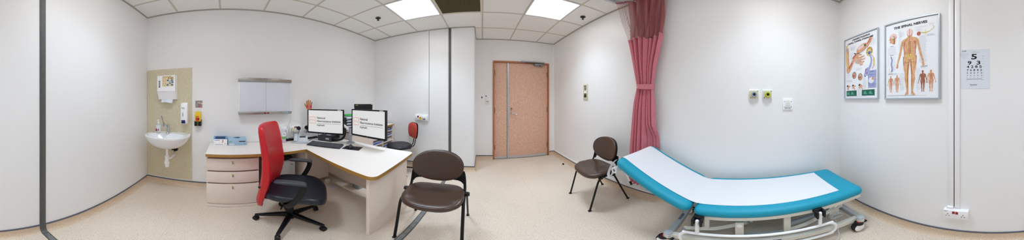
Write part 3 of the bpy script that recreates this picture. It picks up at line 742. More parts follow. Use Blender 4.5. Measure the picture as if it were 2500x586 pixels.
# black screen behind
t = thing('black_display', 'black flat device with stickers, rising behind the right-hand monitor', 'display', (2.09, 1.87, .863), R(-42))
P(B('black').prism([(-.145, .14), (.145, .14), (.162, .395), (.155, .405), (-.155, .405), (-.162, .395)], -.01, .016, .003, 'xz').bx(-.155, .155, .016, .03, .2, .37, .006), 'panel', t).rotation_euler = (R(-4), 0, 0)
P(B('black').bx(-.1, .1, -.07, .09, 0, .012, .004).bx(-.02, .02, 0, .02, .01, .2, .003), 'stand', t)
P(B('lime').bx(-.12, -.10, -.0125, -.0095, .375, .388).m('paleink').bx(.13, .16, -.0125, -.0095, .392, .402).m('greyink').bx(-.145, -.125, -.0125, -.0095, .378, .383), 'sticker', t, smooth=False)

# ---------------------------------------------------------------- monitors
def monitor(x, y, ang, z, label, w=.555, h=.355):
    t = thing('computer_monitor', label, 'monitor', (x, y, z), R(ang), 'desk monitors')
    P(B('darkmetal').bx(-w/2, w/2, 0, .03, 0, h, .004).bx(-w/2+.08, w/2-.08, .028, .055, .06, h-.06, .01), 'casing', t)
    b = B('black').bx(-w/2, w/2, -.004, .001, 0, .022).bx(-w/2, w/2, -.004, .001, h-.015, h).bx(-w/2, -w/2+.016, -.004, .001, .02, h-.014).bx(w/2-.016, w/2, -.004, .001, .02, h-.014)
    b.m('phone').text('acer', -.012, .007, .006, -.0045, bold=.02); b.m('phone').bx(w/2-.09, w/2-.04, -.0048, -.0038, h-.013, h-.002)
    P(b, 'bezel', t, smooth=False, label='black bezel')
    P(B('screen').bx(-w/2+.016, w/2-.016, -.001, .0015, .021, h-.014), 'screen', t, smooth=False, label='lit white screen')
    s = B('orange'); y0 = -.0016
    cx, cz, q = -w/2+.082, .195, .05
    def rr(q, r): return [(cx+sx*(q-r)+r*math.cos(a), cz+sz*(q-r)*1.0+r*math.sin(a)) for sx, sz, a0 in ((1, 1, 0), (-1, 1, 90), (-1, -1, 180), (1, -1, 270)) for a in (R(a0), R(a0+30), R(a0+60), R(a0+90))]
    O, I = rr(q, .010), rr(q-.005, .006); yb = y0
    ov = [s.bm.verts.new((a, yb, b_)) for a, b_ in O]; iv = [s.bm.verts.new((a, yb, b_)) for a, b_ in I]
    for i in range(len(O)): s.face([ov[i], ov[(i+1) % len(O)], iv[(i+1) % len(O)], iv[i]])
    s.line([(cx-.042, cz), (cx-.026, cz), (cx-.02, cz+.012), (cx-.012, cz-.014), (cx-.004, cz+.022), (cx+.004, cz-.016), (cx+.011, cz+.014), (cx+.017, cz-.006), (cx+.022, cz), (cx+.042, cz)], .0045, y0)
    P(s, 'logo', t, smooth=False, label='orange square logo with a pulse line')
    s = B('ink'); x0 = -w/2+.152; tw = .355
    s.text('National', x0, .218, .0285, y0, bold=.022, width=tw*.36).text('Neuroscience Institute', x0, .172, .0285, y0, bold=.022, width=tw)
    s.rect(x0, x0+tw, .1485, .1515, y0).text('SingHealth', x0, .115, .023, y0, bold=.022, width=tw*.345)
    P(s, 'lettering', t, smooth=False)
    return t
mon1 = monitor(1.317, 1.909, -55.9, .845, 'left desk monitor, nearer the wall, with an orange hand sign on its corner')
mon2 = monitor(1.530, 1.304, -90, .859, 'right desk monitor, nearer the stool chair, above the mouse mat')
t = thing('hand_sign', 'orange hand-shaped card with a crimson patch on the left monitor', 'sign', (1.317-.25*.5606, 1.909+.25*.828, 1.19), R(-40))
s = B('handorange')
s.prism([(-.032, .03), (-.034, .062), (.034, .062), (.036, .03), (.025, .008), (.0, .0), (-.022, .008)], -.008, -.006, 0, 'xz')
def fin(x0, z0, x1, z1, w): s.prism([(x0-w, z0), (x1-w, z1-w), (x1-w*.6, z1-w*.2), (x1, z1), (x1+w*.6, z1-w*.2), (x1+w, z1-w), (x0+w, z0)], -.008, -.006, 0, 'xz')
fin(-.026, .06, -.030, .122, .0075); fin(-.008, .06, -.010, .132, .008); fin(.011, .06, .014, .126, .0075); fin(.028, .058, .036, .106, .007)
s.prism([(-.022, .008), (-.034, .05), (-.052, .083), (-.060, .084), (-.060, .074), (-.044, .035), (-.034, .018)], -.008, -.006, 0, 'xz')
P(s, 'card', t, smooth=False)
s = B('handdark')
for x, z0, z1 in ((-.03, .066, .11), (-.011, .066, .12), (.012, .066, .115), (.031, .064, .098)): s.line([(x, z0), (x-.001, (z0+z1)/2), (x+.002, z1)], .006, -.0083)
s.line([(-.042, .046), (-.053, .072)], .006, -.0083)
s.m('handred').rect(-.033, .031, .02, .058, -.0084)
s.m('handpink')
for i in range(4): s.rect(-.024+.003*i, .022-.002*i, .024+.009*i, .028+.009*i, -.0086)
P(s, 'printing', t, smooth=False)
t.scale = (1.18, 1, 1.15)
# twin arm stand
t = thing('monitor_arm', 'silver grey monitor arm post clamped at the back of the desk', 'monitor stand', (1.535, 1.61, DT))
P(B('greyarm').lathe([(.058, 0), (.058, .008), (.045, .014), (.024, .016)], seg=28), 'base', t)
P(B('greyarm').lathe([(.022, .01), (.022, .10), (.034, .104), (.036, .112), (.036, .125), (.034, .13), (.026, .135), (.026, .2), (.02, .204)], seg=24).cyl((.03, -.0, .118), (.055, -.015, .118), .01), 'post', t)
P(B('white').tube([(0, 0, .16), (-.05, .1, .245), (-.105, .205, .30)], .021, smooth=5, seg=12, flat=.7).m('darkmetal').cyl((-.10, .20, .27), (-.10, .20, .33), .02).cyl((-.10, .20, .30), (-.175, .265, .285), .014), 'upper_arm', t)
P(B('darkmetal').tube([(0, 0, .15), (.07, -.08, .2), (.07, -.22, .27), (.045, -.29, .27)], .017, smooth=5, seg=12).cyl((.06, -.296, .27), (.022, -.298, .27), .03), 'lower_arm', t)
P(B('black').tube([(-.05, .06, .2), (-.06, .05, .12), (-.08, .09, .05), (-.13, .18, .02), (-.16, .25, .015)], .016, smooth=6, seg=10), 'cable_sleeve', t)
# small computer
t = thing('desktop_computer', 'small flat black computer under the left monitor', 'computer', (1.425, 1.955, DT+.001), R(-66))
P(B('black').bx(-.115, .115, -.13, .12, .004, .074, .004), 'case', t)
P(B('greyplastic').bx(-.112, .112, -.134, -.129, .008, .07, .002).m('alu').bx(.02, .075, -.1355, -.1335, .03, .052).m('ink').bx(-.09, 0, -.1355, -.1335, .045, .049).m('redswitch').bx(-.01, .0, -.136, -.134, .02, .026), 'front', t)
P(B('phone').bx(-.03, .04, -.05, 0, .0735, .0745), 'sticker', t, smooth=False)
P(B('rubber').bx(-.1, .1, -.11, .1, 0, .004), 'feet', t)
# keyboard
t = thing('keyboard', 'black computer keyboard in front of the left monitor', 'keyboard', (1.17, 1.695, DT+.001), R(-58))
P(B('greyplastic').prism([(-.078, 0), (-.078, .012), (.078, .026), (.078, 0)], -.222, .222, .003, 'yz'), 'case', t)
kb = B('key')
for r_ in range(6):
    y = -.062+.0235*r_ + (.004 if r_ == 5 else 0); zz = .0145+(y+.078)/.156*.014
    x = -.212
    while x < .205:
        w = .0155
        if r_ == 0 and -.13 < x < -.05: w = .10
        if .075 < x < .088 or .142 < x < .15: x += .006
        if x + w > .214: break
        kb.box((x+w/2, y, zz), (w, .0175, .008), .0015, (math.atan(.09), 0, 0), 1); x += w+.003
P(kb, 'keys', t, kind='stuff')
t = thing('mouse_mat', 'thin black rectangular mouse mat on the desk', 'mouse mat', (1.365, 1.40, DT), R(-66))
P(B('black').bx(-.108, .108, -.078, .078, 0, .003, .001), 'mat', t)
t = thing('computer_mouse', 'black mouse on the mat', 'mouse', (1.352, 1.42, DT+.0035), R(25))
t['label'] = 'small glossy black mouse resting on the mouse mat'
def mouse(u, v):
    a = u*2*PI; r_ = math.sin(v*PI/2); return (.054*r_*math.cos(a), .031*r_*math.sin(a), .001+.034*math.cos(v*PI/2)**.7*(1-.15*math.cos(a)*r_))
P(B('blackvinyl').grid(mouse, 20, 8), 'shell', t); P(B('black').cyl((.018, -.004, .033), (.018, .004, .033), .008, seg=12), 'wheel', t)
P(B('black').tube([(.05, 0, .008), (.09, .02, .004), (.13, .05, .003), (.15, .12, .003)], .002, smooth=6, seg=6), 'cable', t)
# telephone
t = thing('desk_telephone', 'pale grey corded desk telephone beside the pink bottle', 'telephone', (1.00, 2.045, DT+.001), R(-26))
P(B('phone').prism([(-.095, 0), (-.095, .02), (.09, .065), (.095, .06), (.095, 0)], -.095, .10, .004, 'yz'), 'base', t)
P(B('phone').prism([(-.10, .03), (-.105, .042), (-.08, .056), (.07, .094), (.10, .095), (.105, .08), (.07, .074), (.05, .072), (-.05, .046), (-.065, .036)], -.092, -.045, .006, 'yz'), 'handset', t)
b = B('darkprint').box((.03, .055, .0605), (.085, .036, .004), 0, (.235, 0, 0)); P(b, 'display', t)
b = B('white')
for i in range(4):
    for j in range(6): y = -.075+.026*i; b.box((-.02+.019*j, y, .026+(y+.095)*.243), (.013, .014, .005), .001, (.235, 0, 0), 1)
P(b, 'buttons', t)
P(B('phone').tube([(-.07+.009*i*.35+.006*math.cos(i*1.6), -.105-.006*math.sin(i*1.6)-.0, .012+.003*math.sin(i)) for i in range(60)], .0022, seg=6), 'coiled_cord', t)
t = thing('hand_rub_bottle', 'tall pump bottle with pink liquid and a green label on the desk', 'bottle', (.772, 2.10, DT+.001)); t.scale = (.85, .85, 1)
P(B('clear').lathe([(.03, 0), (.034, .006), (.034, .17), (.026, .19), (.016, .2)], seg=20), 'bottle', t)
P(B('pinkliquid').lathe([(.029, .002), (.0325, .008), (.0325, .052), (.03, .054)], seg=20), 'liquid', t)
P(B('teallabel').lathe([(.0346, .05), (.0346, .15)], seg=24).m('labelgreen').lathe([(.035, .052), (.035, .09)], seg=24).m('magenta').bx(-.02, .0, -.036, -.034, .118, .126), 'label', t)
P(B('white').lathe([(.017, .198), (.018, .22), (.008, .222), (.007, .245), (.014, .246), (.014, .258)], seg=14).tube([(0, 0, .252), (-.03, -.02, .252)], .005, seg=8), 'pump', t)
# glove boxes
def glove(x, w, h, label, front, topc):
    t = thing('glove_box', label, 'box', (x, 2.14, DT+.001), R(2), 'glove boxes')
    P(B(front).bx(-w/2, w/2, -.06, .06, 0, h, .001), 'carton', t)
    return t
t = glove(-.078, .172, .10, 'white glove box with a dark blue opening, at the end of the desk', 'white', '')
P(B('gloveblue').bx(-.086, .086, -.0605, .0605, .083, .101), 'lid_band', t, smooth=False); P(B('darkblue').bx(-.066, .062, -.062, .03, .09, .1025, .003), 'opening', t)
P(B('skin').line([(.02, .035), (.035, .06)], .012, -.0606).rect(.02, .035, .055, .075, -.0607).m('lilac').rect(-.075, -.01, .062, .07, -.0606).m('greyink').rect(.05, .056, .018, .026, -.0606).rect(.066, .072, .018, .026, -.0606).rect(-.07, .03, .012, .016, -.0606), 'print', t, smooth=False)
t = glove(.137, .232, .09, 'light blue glove box with a film opening, second along the desk', 'glove', '')
P(B('darkblue').loft([[(.045*math.cos(a)*q, -.01+.02*math.sin(a)*q, .0905+z) for a in (2*PI*i/18 for i in range(18))] for q, z in ((1, 0), (.7, .006), (.1, .008))]).m('gloveblue').box((-.03, -.02, .092), (.05, .03, .006), .002), 'opening', t)
P(B('ink').rect(.02, .105, .046, .058, -.0606).m('labelgreen').rect(-.105, -.07, .046, .056, -.0606).m('paper').ell(-.07, .014, .04, .01, -.0606).m('darkprint').ell(.092, .018, .007, .007, -.0607).m('glove').ell(.092, .018, .005, .005, -.0608), 'print', t, smooth=False)
# power strip, cables on the desk
P(B('black').box((0, 0, .014), (.24, .05, .028), .005, (0, 0, 0)).m('ink').box((0, 0, .029), (.2, .03, .002)), 'power_strip', None, label='black cable bundle and power strip lying behind the telephone', category='power strip').location = (.90, 2.175, DT+.001)
P(B('black').box((0, 0, .012), (.24, .04, .024), .005), 'power_strip', None, label='black power strip on the desk between telephone and computer', category='power strip').location = (1.22, 2.15, DT+.001)
P(B('black').tube([(1.27, 2.02, .842), (1.30, 2.06, .80), (1.24, 2.12, .775), (1.2, 2.06, .765), (1.12, 2.02, .745)], .003, smooth=8, seg=6), 'loose_cable', None, label='thin black cable looping beside the small computer', category='cable')
P(B('greyink').tube([(.98, 2.19, .85), (.95, 2.17, .80), (.90, 2.15, .79), (.86, 2.17, .775)], .0035, smooth=8, seg=6), 'loose_cable', None, label='grey cable hanging from the adapter to the desk', category='cable')
P(B('clear').lathe([(.03, 0), (.035, .003), (.038, .06)], seg=16), 'clear_cup', None, label='small clear cup beside the power strip on the desk', category='cup').location = (1.11, 2.17, DT+.001)
# bin and floor plate
t = thing('waste_bin', 'grey plastic waste bin on the floor, seen under the desk', 'bin', (1.665, 1.565, 0), R(0))
def rrect(w, d, r, z):
    out = []
    for cx, cy, a0 in ((w-r, d-r, 0), (-w+r, d-r, 90), (-w+r, -d+r, 180), (w-r, -d+r, 270)):
        for k in range(5): a = R(a0+22.5*k); out.append((cx+r*math.cos(a), cy+r*math.sin(a), z))
    return out
P(B('bin').loft([rrect(.085, .07, .03, .0), rrect(.10, .085, .03, .26), rrect(.105, .09, .03, .265), rrect(.105, .09, .03, .275), rrect(.095, .08, .03, .272), rrect(.078, .062, .03, .01)]), 'bucket', t)
P(B('phone').bx(-.05, .05, -.06, .06, 0, .004, .001), 'floor_plate', None, label='pale square floor box under the desk', category='floor box').location = (1.38, 1.80, 0)
P(B('white').bx(-.03, .03, -.03, .03, 0, .05, .004).m('phone').bx(-.02, .02, -.031, -.029, .01, .04), 'cable_box', None, label='small white cable box in the corner under the desk', category='cable box').location = (1.41, 1.98, 0)

# ---------------------------------------------------------------- seating
def sup(a, b, n, k=36, cx=0, cy=0):
    out = []
    for i in range(k):
        t = 2*PI*i/k; c, s = math.cos(t), math.sin(t)
        out.append((cx+a*math.copysign(abs(c)**(2/n), c), cy+b*math.copysign(abs(s)**(2/n), s)))
    return out
def pad(mb, a, b, n, z0, z1, r, warp=None, cx=0, cy=0, k=40, dome=0.0):
    rs = []
    for f, z in ((.86, z0), (.95, z0+.15*r), (.99, z0+.5*r), (1, z0+r), (1, z1-r), (.992, z1-.6*r), (.96, z1-.22*r), (.9, z1-.05*r), (.75, z1+dome*.45), (.5, z1+dome*.8), (.25, z1+dome)):
        s = min(a, b)*(1-f); ring = [(x, y, z) for x, y in sup(a-s, b-s, n, k, cx, cy)]
        if warp: ring = [warp(*p) for p in ring]
        rs.append(ring)
    return mb.loft(rs)

def caster(parent, x, y, ang, m='black'):
    c, s = math.cos(ang), math.sin(ang)
    b = B('rubber')
    for q in (-.013, .013):
        b.cyl((x-s*(q-.008), y+c*(q-.008), .028), (x-s*(q+.008), y+c*(q+.008), .028), .027, seg=18)
    P(b, 'wheel', parent)
    P(B(m).cyl((x-s*-.003, y+c*-.003, .028), (x-s*.003, y+c*.003, .028), .03, seg=16).cyl((x+c*.012, y+s*.012, .045), (x+c*.012, y+s*.012, .075), .007, seg=8), 'caster_yoke', parent)

# red executive chair (forward = +x)
t = thing('office_chair', 'red leather high-back office chair with black seat and armrests, by the desk', 'chair', (.56, 1.345, 0), R(-34))
def backring(z, xc, w, th, wrap=.05, n=40):
    pts = []
    for px_, py_ in sup(1, 1, 4.2, n): pts.append((xc + px_*th/2 + wrap*(py_*py_), py_*w, z))
    return pts
prof = [(.285, -.275, .11, .015), (.29, -.275, .15, .04), (.31, -.272, .18, .058), (.37, -.262, .205, .07), (.46, -.238, .22, .078), (.56, -.212, .23, .088), (.66, -.195, .235, .094), (.74, -.193, .236, .092), (.80, -.198, .234, .086), (.822, -.201, .230, .076), (.845, -.203, .231, .082), (.93, -.215, .228, .082), (1.0, -.228, .226, .078), (1.06, -.24, .222, .072), (1.09, -.246, .214, .064), (1.11, -.25, .196, .046), (1.118, -.251, .165, .02)]
P(B('redvinyl').loft([backring(z, x, w, th) for z, x, w, th in prof]), 'backrest', t, label='red leather backrest')
sm = B('black').box((-.205, -.235, .565), (.02, .006, .018), .002, (0, 0, 0))
P(sm, 'side_tag', t)
def ew(x, y, z):
    return (x, y, z - .035*max(0, (x-.10)/.17)**2 + .012*(y/.24)**2)
P(pad(B('blackvinyl'), .265, .255, 3.6, .425, .495, .028, ew, .055, 0, 48, -.008), 'seat', t)
P(B('black').bx(-.19, .20, -.17, .17, .40, .43, .012), 'seat_pan', t)
for s in (-1, 1):
    a = P(B('greyplastic').loft([[(x, s*.268+yy*w, z+zz*h) for yy, zz in sup(1, 1, 3, 16)] for x, z, w, h in ((-.072, .668, .016, .006), (-.058, .67, .026, .013), (0, .672, .03, .015), (.09, .672, .031, .015), (.158, .664, .028, .015), (.170, .657, .022, .010))]), 'armrest', t)
    P(B('black').tube([(.145, s*.268, .655), (.142, s*.27, .61), (.11, s*.274, .53), (.06, s*.272, .45), (.02, s*.255, .412), (0, s*.2, .40), (0, s*.1, .40)], .011, smooth=6, seg=12, flat=2.3), 'arm_bracket', a)
P(B('black').tube([(-.10, 0, .405), (-.16, 0, .41), (-.20, 0, .44), (-.215, 0, .52)], .028, smooth=6, seg=10, flat=.5).bx(-.14, .1, -.07, .07, .35, .402, .015), 'tilt_mechanism', t)
P(B('black').cyl((0, 0, .22), (0, 0, .36), .018).cyl((0, 0, .09), (0, 0, .24), .028), 'gas_lift', t)
P(B('black').tube([(-.02, -.1, .39), (-.02, -.24, .385), (-.02, -.27, .385)], .006, seg=8), 'lever', t)
b = B('blackmetal').lathe([(.03, .06), (.045, .075), (.045, .125), (.03, .14)], seg=20)
cs = []
for k in range(5):
    a = R(48 + 72*k); c, s = math.cos(a), math.sin(a)
    b.loft([[(c*d - s*u*w, s*d + c*u*w, z+v*h) for u, v in sup(1, 1, 3, 12)] for d, z, w, h in ((.03, .115, .028, .028), (.12, .11, .025, .022), (.22, .096, .02, .017), (.30, .080, .017, .014), (.325, .076, .012, .010))])
    cs.append((c*.315, s*.315, a))
P(b, 'star_base', t)
for i, (x, y, a) in enumerate(cs): caster(t, x, y, a+1.1+i*.8)

# stool chair
t = thing('task_chair', 'small task chair with a red back and round black seat behind the desk end', 'chair', (2.47, 1.385, 0), R(138))
P(pad(B('blackvinyl'), .215, .222, 2.6, .50, .555, .024, lambda x, y, z: (x, y, z-.018*max(0, x/.2)**2), 0, 0, 44, -.004), 'seat', t)
P(B('black').bx(-.16, .16, -.15, .15, .485, .505, .008), 'seat_pan', t)
q = B('redfabric')
q.loft([[(-.265 - .06*(z-.72) + xx*th/2 + .05*(yy*w/.19)**2*.5, yy*w, z) for xx, yy in sup(1, 1, 2.6, 32)] for z, w, th in ((.655, .10, .012), (.665, .135, .03), (.70, .165, .04), (.76, .182, .044), (.82, .185, .044), (.87, .175, .04), (.905, .15, .03), (.922, .11, .012))])
P(q, 'backrest', t)
q = B('black'); q.loft([[(-.292 - .06*(z-.72) + xx*.008 + .05*(yy*w/.19)**2*.5, yy*w, z) for xx, yy in sup(1, 1, 2.6, 32)] for z, w in ((.65, .11), (.68, .155), (.76, .186), (.84, .188), (.9, .165), (.925, .12))])
P(q, 'back_shell', t)
q = B('blackmetal')
for s in (-1, 1): q.tube([(-.30, s*.035, .72), (-.292, s*.035, .60), (-.25, s*.035, .50), (-.1, s*.035, .478)], .008, smooth=5, seg=8)
P(q, 'back_bars', t)
P(B('black').cyl((0, 0, .2), (0, 0, .49), .018).cyl((0, 0, .09), (0, 0, .3), .026).lathe([(.026, .30), (.032, .31), (.03, .33)], seg=16), 'gas_lift', t)
b = B('blackmetal').lathe([(.03, .06), (.042, .07), (.042, .12), (.03, .13)], seg=20); cs = []
for k in range(5):
    a = R(20+72*k); c, s = math.cos(a), math.sin(a)
    b.tube([(c*.03, s*.03, .105), (c*.15, s*.15, .098), (c*.28, s*.28, .078)], .014, seg=10); cs.append((c*.27, s*.27, a))
P(b, 'star_base', t)
for x, y, a in cs: caster(t, x, y, a+.7)

# brown visitor chairs (forward = +x)
def visitor(x, y, rz, label):
    t = thing('visitor_chair', label, 'chair', (x, y, 0), R(rz), 'brown visitor chairs')
    def sw(x, y, z):
        d = (x-.045)
        return (x, y, z - .10*max(0, d-.08)**1.5 - .0 + .02*(y/.24)**2*(1 if d < .1 else .5) + .012*max(0, -d)/.2)
    P(pad(B('brown'), .212, .245, 2.9, .435, .485, .024, sw, .045, 0, 48, -.006), 'seat', t)
    P(pad(B('black'), .195, .225, 2.9, .424, .438, .006, sw, .045, 0, 40), 'seat_shell', t)
    def bw(xx, yy, zz):
        # local oval: xx up, yy across, zz towards the sitter
        zz += -.0 - .055*(yy/.24)**2*-1
        up = xx; th = R(11)
        return (-.155 + zz*math.cos(th) - up*math.sin(th), yy, .70 + up*math.cos(th) + zz*math.sin(th))
    P(pad(B('brown'), .152, .23, 2.25, 0, .034, .014, bw, 0, 0, 48, .004), 'backrest', t)
    P(pad(B('black'), .154, .233, 2.25, -.016, .004, .006, bw, 0, 0, 48), 'back_shell', t)
    for s in (-1, 1):
        f = B('blackmetal').tube([(.25, s*.24, .012), (.205, s*.241, .20), (.155, s*.243, .385), (.12, s*.243, .435), (.06, s*.243, .452), (-.03, s*.243, .462), (-.085, s*.243, .492), (-.108, s*.241, .55), (-.116, s*.238, .60), (-.122, s*.233, .635), (-.128, s*.226, .655)], .0125, smooth=6, seg=12, flat=.8)
        f.m('blackmetal').prism([(s*.240, .505), (s*.240, .66), (s*.215, .665), (s*.19, .62), (s*.14, .588), (s*.11, .576), (s*.14, .572), (s*.18, .566), (s*.205, .555), (s*.222, .535)], -.128, -.112, 0, 'yz')
        P(f, 'side_frame', t)
        P(B('blackmetal').tube([(-.025, s*.262, .46), (-.06, s*.262, .42), (-.255, s*.262, .012)], .0115, smooth=5, seg=12, flat=.8), 'rear_leg', t)
        P(B('black').cyl((-.028, s*.232, .463), (-.028, s*.285, .463), .019, seg=16).box((-.028, s*.262, .463), (.045, .03, .034), .008), 'pivot_knob', t)
        P(B('rubber').box((.252, s*.24, .008), (.034, .026, .016), .004).box((-.258, s*.262, .008), (.034, .026, .016), .004), 'foot', t)
    P(B('blackmetal').cyl((.10, -.243, .43), (.10, .243, .43), .010, seg=10).cyl((-.06, -.243, .43), (-.06, .243, .43), .010, seg=10), 'cross_bar', t)
    return t
v1 = visitor(1.288, .388, 183, 'brown padded visitor chair beside the end of the desk, over the floor joint')
v2 = dup(v1, (1.508, -1.285, 0), R(83), 'brown padded visitor chair against the wall beside the couch head and curtain')

# ---------------------------------------------------------------- examination couch
OX, OY = -.1, -1.3
t = thing('examination_couch', 'teal examination couch on an ivory steel base, backrest raised', 'couch', (OX, OY, 0))
def rr2(x0, x1, y0, y1, r, z, n=6):
    out = []
    for cx, cy, a0 in ((x1-r, y1-r, 0), (x0+r, y1-r, 90), (x0+r, y0+r, 180), (x1-r, y0+r, 270)):
        for k in range(n+1): a = R(a0+90*k/n); out.append((cx+r*math.cos(a), cy+r*math.sin(a), z))
    return out
def cushion(x0, x1, y0, y1, z0, z1, r):
    rs = []
    for i, (d, z) in enumerate(((.024, z0), (.010, z0+.005), (.003, z0+.014), (0, z0+.026), (.001, z1-.030), (.006, z1-.018), (.014, z1-.009), (.026, z1-.003), (.042, z1), (.07, z1+.001))):
        rs.append(rr2(x0+d, x1-d, y0+d, y1-d, max(r-d*.6, .008), z))
    return B('teal').loft(rs)
P(cushion(-.962-OX, .288-OX, -.287, .315, .447, .520, .055), 'seat_cushion', t)
bk = P(cushion(.004, .700, -.287, .315, -.070, .0, .06), 'backrest_cushion', t)
bk.location = (.292-OX, 0, .520); bk.rotation_euler = (0, R(-26.0), 0)
P(B('bedframe').bx(.02, .66, -.24, -.21, -.095, -.070, .003).bx(.02, .66, .20, .23, -.095, -.070, .003).bx(.63, .66, -.24, .23, -.095, -.070, .003).bx(.3, .33, -.21, .20, -.095, -.070), 'backrest_frame', bk, smooth=False)
P(B('bedframe').bx(-.93-OX, .285-OX, -.30, -.27, .412, .447, .004).bx(-.93-OX, .285-OX, .27, .30, .412, .447, .004).bx(-.93-OX, -.90-OX, -.27, .27, .412, .447).bx(.255-OX, .285-OX, -.27, .27, .412, .447), 'upper_frame', t, smooth=False)
# chassis (the side towards the room is local +y)
for x in (.46-OX, -.92-OX): P(B('bedgrey').bx(x-.025, x+.025, -.27, .33, .115, .168, .004), 'end_tube', t, smooth=False)
P(B('bedframe').bx(-.895-OX, .435-OX, .262, .305, .113, .163, .003), 'side_rail', t, smooth=False)
P(B('bedframe').bx(-.895-OX, .435-OX, -.26, -.22, .113, .163, .003), 'side_rail', t, smooth=False)
P(B('navy').text('AKRON', 0, 0, .024, bold=.05, width=.105, mtx=Matrix(((0, -1, 0, .472-OX), (1, 0, 0, -.02), (0, 0, 1, .1685), (0, 0, 0, 1)))), 'lettering', t, smooth=False, fix=False)
P(B('navy').text('AKRON', 0, 0, .024, bold=.05, width=.085, mtx=Matrix(((-1, 0, 0, -.185-OX), (0, 0, 1, .3056), (0, 1, 0, .134), (0, 0, 0, 1)))), 'lettering', t, smooth=False, fix=False)
# lifting gear
for y in (.175, -.14):
    P(B('bedframe').tube([(.385-OX, y, .155), (.16-OX, y, .19), (-.06-OX, y, .285)], .022, seg=4, flat=1.1).tube([(-.30-OX, y, .12), (-.50-OX, y, .17), (-.78-OX, y, .30)], .022, seg=4, flat=1.1), 'lifting_arm', t, smooth=False)
    P(B('bedframe').bx(-.035-OX, .022-OX, y+.03, y+.062, .15, .335, .004).bx(-.355-OX, -.305-OX, y+.03, y+.062, .09, .425, .004).bx(.20-OX, .235-OX, y-.02, y+.02, .2, .43, .003), 'pivot_post', t, smooth=False)
    P(B('bedgrey').bx(-.32-OX, -.02-OX, y-.012, y+.018, .105, .135, .003), 'tie_bar', t, smooth=False)
    P(B('alu').cyl((.385-OX, y+.02, .155), (.385-OX, y+.03, .155), .014, seg=16).m('white').cyl((-.006-OX, y+.062, .30), (-.006-OX, y+.067, .30), .02, seg=16).cyl((-.33-OX, y+.062, .105), (-.33-OX, y+.08, .105), .018, seg=12), 'pivot_cap', t)
P(B('bedgrey').bx(-.10-OX, -.08-OX, -.14, .17, .28, .30).bx(-.74-OX, -.70-OX, -.14, .17, .27, .30, .003), 'torsion_bar', t, smooth=False)
P(B('bedframe').bx(-.80-OX, -.70-OX, .10, .18, .19, .36, .012).m('white').cyl((-.76-OX, .18, .30), (-.76-OX, .19, .30), .02, seg=16).m('bedgrey').cyl((-.70-OX, .14, .25), (-.38-OX, .10, .14), .026).m('white').bx(-.88-OX, -.82-OX, .06, .12, .2, .3, .01), 'actuator', t)
P(B('phone').tube([(-.745-OX+.06*math.cos(i*.75)+.0*i, .21+.012*math.sin(i*1.9), .20+.028*math.sin(i*.75)) for i in range(44)], .003, smooth=2, seg=6).tube([(-.73-OX, .22, .18), (-.70-OX, .3, .1), (-.66-OX, .36, .03), (-.52-OX, .38, .02), (-.3-OX, .36, .01)], .003, smooth=8, seg=6), 'hand_control_cable', t)
# side guard, folded down
g = B('bedwhite')
g.tube([(.262-OX, .35, .283), (-.545-OX, .35, .283), (-.60-OX, .35, .278), (-.637-OX, .35, .25), (-.645-OX, .35, .212), (-.637-OX, .35, .172), (-.60-OX, .35, .146), (-.545-OX, .35, .140), (.262-OX, .35, .140), (.318-OX, .35, .146), (.348-OX, .35, .172), (.355-OX, .35, .212), (.348-OX, .35, .25), (.318-OX, .35, .278)], .0125, smooth=5, seg=12, closed=True)
for x in (.246, -.52): g.cyl((x-OX, .35, .28), (x-OX, .352, .435), .0135, seg=14).lathe([(.0135, .435), (.009, .443), (.001, .445)], (x-OX, .352, 0), seg=14)
P(g, 'side_guard', t)
for x in (.246, -.52):
    P(B('black').bx(x-.034-OX, x+.034-OX, .285, .335, .418, .462, .008).bx(x-.034-OX, x-.018-OX, .325, .375, .388, .462, .006).bx(x+.018-OX, x+.034-OX, .325, .375, .388, .462, .006).bx(x-.02-OX, x+.02-OX, .325, .34, .388, .44).m('alu').bx(x-.036-OX, x-.033-OX, .345, .36, .395, .415), 'guard_bracket', t)
# casters
for x, y, s in ((.46, .30, 1), (-.90, .33, 1), (.46, -.24, 1), (-.90, -.24, 1)):
    X = x-OX
    P(B('bedgrey').cyl((X, y, .13), (X, y, .182), .03, seg=24).m('bedframe').cyl((X, y+.0, .09), (X, y+.0, .165), .033, seg=24), 'caster_socket', t)
    cx = X + s*.028
    P(B('rubber').lathe([(.03, -.026), (.054, -.024), (.061, -.012), (.061, .012), (.054, .024), (.03, .026)], (cx, y+.0, .0615), 'y', seg=28), 'caster_wheel', t)
    P(B('white').lathe([(.012, -.034), (.043, -.032), (.05, -.026), (.05, .026), (.043, .032), (.012, .034)], (cx, y, .060), 'y', seg=28).bx(cx-.002, cx+.002, y+.032, y+.0345, .02, .1), 'caster_cover', t)
    P(B('black').lathe([(.034, .108), (.04, .112), (.038, .128), (.02, .132)], (cx+s*-.0, y+.012, 0), seg=24).box((cx-s*.055, y+.02, .118), (.045, .03, .012), .005), 'brake_pedal', t)
    P(B('redswitch').cyl((cx, y+.012, .1315), (cx, y+.012, .134), .018, seg=20), 'brake_mark', t)
P(B('alu').cyl((.50-OX+.28, .22, .66), (.50-OX+.22, .24, .58), .009, seg=12), 'gas_strut', t)
P(B('bedwhite').cyl((.885-OX, .262, .735), (.80-OX, .275, .615), .0055, seg=12).m('black').cyl((.805-OX, .274, .622), (.785-OX, .278, .594), .010, seg=12), 'release_lever', t)
